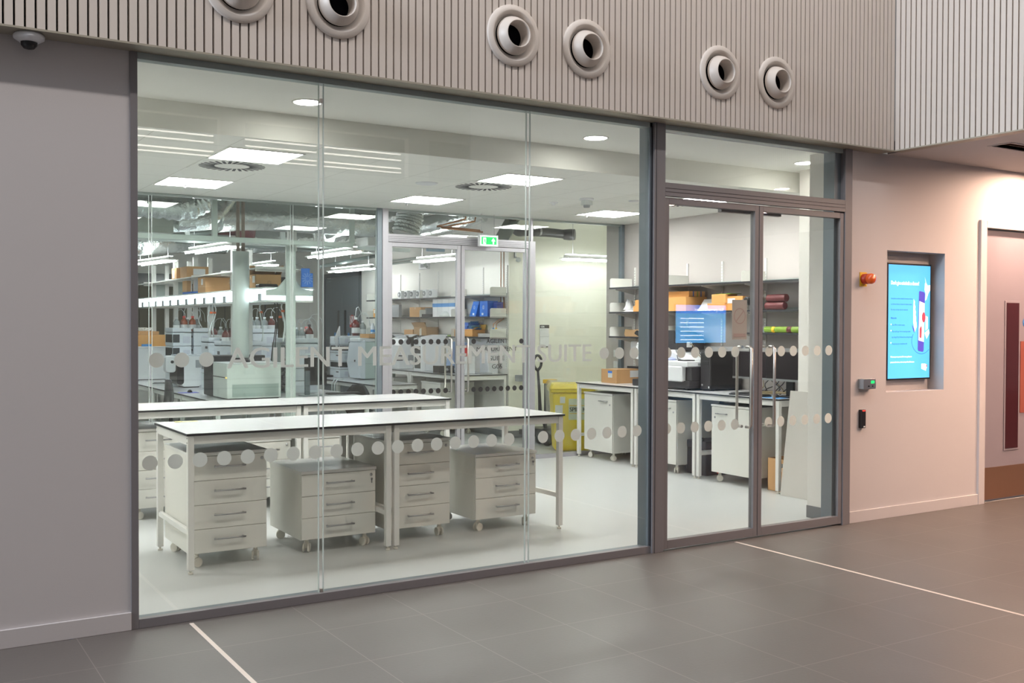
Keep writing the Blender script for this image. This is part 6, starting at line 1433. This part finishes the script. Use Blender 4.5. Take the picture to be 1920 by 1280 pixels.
# sign near far doors
q0, q1 = at(658, 594, X=7.49), at(664, 614, X=7.49)
t = T('prohibition_sign', 'white and red prohibition sign hanging on the far wall by the grey doors', 'sign', (7.49, q0.y, q1.z))
t.p('panel', MB().box(7.50, 7.51, q1.y, q0.y+0.08, q1.z, q0.z+0.02), M['paper'])
s = MB(); yc = (q0.y+0.08+q1.y)/2; zc = (q0.z+q1.z)/2+0.05
for k in range(24):
    a0, a1 = 2*PI*k/24, 2*PI*(k+1)/24
    s.add([(7.498, yc+r*math.cos(a), zc+r*math.sin(a)) for r, a in ((0.07, a0), (0.09, a0), (0.09, a1), (0.07, a1))], [(0,1,2,3)])
s.add([(7.498, yc-0.05, zc-0.06), (7.498, yc-0.06, zc-0.05), (7.498, yc+0.05, zc+0.06), (7.498, yc+0.06, zc+0.05)], [(0,1,2,3)])
s.box(7.497, 7.499, q1.y+0.01, q0.y+0.07, q1.z+0.005, q1.z+0.06)
t.p('red_mark', s, M['red'])
# thermostat panel on the shelf wall
q = at(796, 499, X=7.53)
t = T('wall_controller', 'small white wall unit with grey display above the coils', 'controller', (7.52, q.y, q.z))
t.p('box', MB().box(7.50, XB-0.001, q.y-0.15, q.y+0.15, q.z-0.05, q.z+0.05), M['white_plastic'], 0.004)
t.p('display', MB().box(7.496, 7.50, q.y-0.06, q.y+0.08, q.z-0.02, q.z+0.03), M['grey_plastic'])
single('conduit', MB().tube([(7.5, 16.3, 2.62), (7.5, 14.2, 2.62), (7.5, 13.6, 2.6), (7.52, 13.5, 2.45)], 0.02, 8).tube([(7.46, 16.3, 2.66), (7.46, 14.8, 2.66), (7.5, 14.6, 2.5)], 0.02, 8), M['galv'], 'grey conduits bending down the shelf wall behind the left door leaf', 'conduit', (7.5, 14, 2.6))

# ================================================================== HALL WALL FITTINGS
# digital screen in its niche
t = T('digital_screen', 'lit blue portrait information screen in the wall niche', 'screen', (7.5, nb-0.05, 1.1))
sx0, sx1, sz0, sz1 = 7.262, 7.845, 1.133, 2.129
ys = nb-0.055
t.p('housing', MB().box(sx0, sx1, ys, nb-0.001, sz0, sz1), M['black_plastic'], 0.002)
disp = mat('screen_blue', (90,190,240), 0.3, emit=(86,186,242), es=0.85)
ds = t.p('display', MB().box(sx0+0.014, sx1-0.014, ys-0.001, ys, sz0+0.014, sz1-0.014), disp)
def pt(u, v): return (sx0+0.014+(sx1-sx0-0.028)*u, sz1-0.014-(sz1-sz0-0.028)*v)
E_w = emis('screen_white', (250,252,255), 0.95); E_n = emis('screen_navy', (40,96,160), 0.75); E_p = emis('screen_purple', (84,76,190), 0.8); E_r = emis('screen_red', (196,74,92), 0.8); E_l = emis('screen_lilac', (214,220,246), 0.9)
def line(mb, s_, u, v, w_, h=0.012, bold=0.0):
    x, z = pt(u, v); mb.text(s_, (x, ys-0.002, z), (1,0,0), (0,0,1), h, w_*(sx1-sx0-0.028), bold=bold)
wt = MB(); line(wt, "Don't give criminals a chance!", 0.06, 0.175, 0.66, 0.034, 0.015)
line(wt, 'Make sure you are protected. For more guidance on', 0.06, 0.815, 0.50, 0.014, 0.01); line(wt, 'protect mobile devices, visit www.imperial.ac.uk/be-secure', 0.06, 0.862, 0.56, 0.014, 0.01)
for v in (0.530, 0.585, 0.692): wt.disc((pt(0.065, v-0.006)), 0.006, 0.006, ys-0.002, 10, 0.0003)
t.p('white_text', wt, E_w)
nv = MB()
for s_, v, w_ in (('Smartphones contain valuable information and are', 0.303, 0.51), ('at risk from thieves, viruses and malware attacks.', 0.352, 0.50), ('But many use basic security measures.', 0.400, 0.40), ('What to do:', 0.475, 0.13), ('Use a PIN to restrict access', 0.535, 0.30), ('Only install apps from trusted app stores', 0.592, 0.44), ('(eg. Google Play, Windows Store & App Store)', 0.642, 0.48), ('Always keep your smartphone safe', 0.700, 0.36)):
    line(nv, s_, 0.06 if v < 0.5 else 0.085, v, w_, 0.014, 0.012 if v == 0.475 else 0.0)
t.p('dark_text', nv, E_n)
def poly(mb, uv, d): 
    p = [pt(u, v) for u, v in uv]; return mb.prism(p, 'y', ys-0.002-d, ys-0.0015-d)
t.p('phone_shape', poly(MB(), [(0.74, 0.225), (0.855, 0.235), (0.87, 0.25), (0.85, 0.755), (0.83, 0.77), (0.72, 0.76), (0.705, 0.745), (0.725, 0.235)], 0.0004), E_p)
t.p('phone_face', poly(MB(), [(0.735, 0.315), (0.865, 0.335), (0.85, 0.68), (0.72, 0.665)], 0.0008), E_w)
rd = MB(); rd.disc(pt(0.84, 0.46), 0.024, 0.045, ys-0.0032, 20, 0.0003); poly(rd, [(0.745, 0.56), (0.785, 0.53), (0.80, 0.57), (0.79, 0.65), (0.745, 0.64)], 0.0012)
t.p('red_icons', rd, E_r)
poly_saw = [(0.595, 0.30), (0.625, 0.32), (0.62, 0.345), (0.64, 0.365), (0.632, 0.39), (0.652, 0.41), (0.645, 0.44), (0.66, 0.46), (0.655, 0.49), (0.67, 0.51), (0.675, 0.545), (0.63, 0.59), (0.59, 0.50)]
t.p('white_saw_shape', poly(MB(), poly_saw, 0.0004), E_w)
t.p('saw_handle', poly(MB(), [(0.565, 0.525), (0.625, 0.575), (0.618, 0.60), (0.585, 0.565)], 0.0006), E_p)
t.p('hand_shape', poly(MB(), [(0.865, 0.10), (0.895, 0.15), (0.93, 0.175), (0.995, 0.17), (0.995, 0.215), (0.95, 0.245), (0.905, 0.30), (0.875, 0.31), (0.885, 0.245), (0.86, 0.215), (0.865, 0.155), (0.885, 0.155)], 0.0006), E_w)
t.p('laptop_shape', poly(poly(MB(), [(0.885, 0.445), (0.945, 0.455), (0.95, 0.56), (0.89, 0.58)], 0.0004), [(0.87, 0.60), (0.97, 0.565), (0.995, 0.60), (0.92, 0.655)], 0.0005), E_l)
rg = MB()
for k in range(26):
    a0, a1 = math.radians(150+k*8), math.radians(150+(k+1)*8)
    c = pt(0.80, 0.67); rx_, rz_ = 0.135, 0.115
    if c[0]+rx_*math.cos(a1) > sx1-0.018: continue
    rg.add([(c[0]+rx_*f*math.cos(a), ys-0.0018, c[1]+rz_*f*math.sin(a)) for f, a in ((0.97, a0), (1.0, a0), (1.0, a1), (0.97, a1))], [(0,1,2,3)])
t.p('ring', rg, E_n)
lg = poly(MB(), [(0.80, 0.875), (0.885, 0.875), (0.93, 0.885), (0.935, 0.915), (0.915, 0.92), (0.91, 0.94), (0.80, 0.92)], 0.0004)
t.p('logo_panel', lg, E_w)
lt = MB(); line(lt, 'be secure', 0.812, 0.907, 0.085, 0.012, 0.01); lt.disc(pt(0.925, 0.895), 0.006, 0.012, ys-0.0035, 10, 0.0003)
t.p('logo_text', lt, E_r)
# beacon
q = (6.828, D, 1.975)
t = T('alarm_beacon', 'amber alarm beacon on a yellow plate on the wall by the doors', 'beacon', q)
t.p('mounting_plate', MB().box(6.783, 6.868, D-0.006, D-0.0005, 1.915, 2.03), M['amber_plastic'], 0.002).p('plate_lettering', MB().text('ALARM', (6.79, D-0.007, 1.921), (1,0,0), (0,0,1), 0.009, 0.06), M['black_plastic'])
t.p('base', MB().lathe([(0.042, 0), (0.042, -0.05), (0.0001, -0.05)], (6.83, D-0.005, 1.975), 'y', 28), mat('red_orange_base', (176,52,24), 0.4))
t.p('lens', MB().lathe([(0.040, -0.055), (0.043, -0.06), (0.043, -0.085), (0.036, -0.100), (0.017, -0.109), (0.0001, -0.111)], (6.83, D, 1.975), 'y', 28), mat('amber_lens', (226,92,24), 0.18, coat=0.6))
# controller with green display
t = T('fire_control_box', 'grey wall control box with a small green display', 'controller', (6.86, D, 1.12))
t.p('case', MB().box(6.775, 6.925, D-0.055, D-0.001, 1.083, 1.165), M['grey_plastic'], 0.004)
t.p('front_plate', MB().box(6.775, 6.925, D-0.058, D-0.055, 1.083, 1.165), M['zinc'], 0.002)
t.p('green_display', MB().box(6.865, 6.905, D-0.0605, D-0.058, 1.128, 1.15), emis('green_display', (20,220,110), 1.0))
t.p('buttons', MB().box(6.83, 6.845, D-0.0605, D-0.058, 1.10, 1.112), M['black_plastic'])
t.p('keyhole', MB().lathe([(0.0001, -0.003), (0.006, -0.003), (0.006, 0)], (6.885, D-0.058, 1.106), 'y', 12), M['black_plastic'])
t = T('card_reader', 'slim black card reader with a red light on the wall', 'card reader', (6.81, D, 0.85))
t.p('case', MB().rbox(6.787, 6.842, D-0.03, D-0.001, 0.765, 0.915, 0.006, 'y'), M['black_plastic'], 0.004)
t.p('red_light', MB().box(6.80, 6.83, D-0.032, D-0.03, 0.902, 0.910), emis('red_light', (255,50,40), 2.0))
t.p('logo_badge', MB().box(6.812, 6.832, D-0.0315, D-0.03, 0.772, 0.782), M['label'])
# blue landscape screen across the hall, mirrored in the door glass
a, b2 = at(1265, 571, Y=D*2+9.0), at(1358, 642, Y=D*2+9.0)
my_ = -8.945
t = T('lobby_screen', 'lit blue landscape screen across the hall, mirrored in the door glass', 'screen', (a.x, my_, 1.3))
t.p('housing', MB().box(a.x-0.02, b2.x+0.02, my_-0.05, my_, b2.z-0.02, a.z+0.02), M['black_plastic'])
t.p('display', MB().box(a.x, b2.x, my_, my_+0.004, b2.z, a.z), emis('lobby_blue', (90,180,245), 7.0))
t.p('title_band', MB().box(a.x, b2.x, my_+0.004, my_+0.006, a.z-0.22, a.z), emis('lobby_band', (40,130,230), 9.0))
tt = MB().text("Don't give criminals a chance!", (b2.x-0.1, my_+0.007, a.z-0.15), (-1,0,0), (0,0,1), 0.08, 1.0)
for k in range(6): tt.box(a.x+0.15, a.x+0.95, my_+0.006, my_+0.007, a.z-0.36-0.11*k, a.z-0.34-0.11*k)
t.p('screen_text', tt, emis('lobby_white', (235,245,255), 12.0))
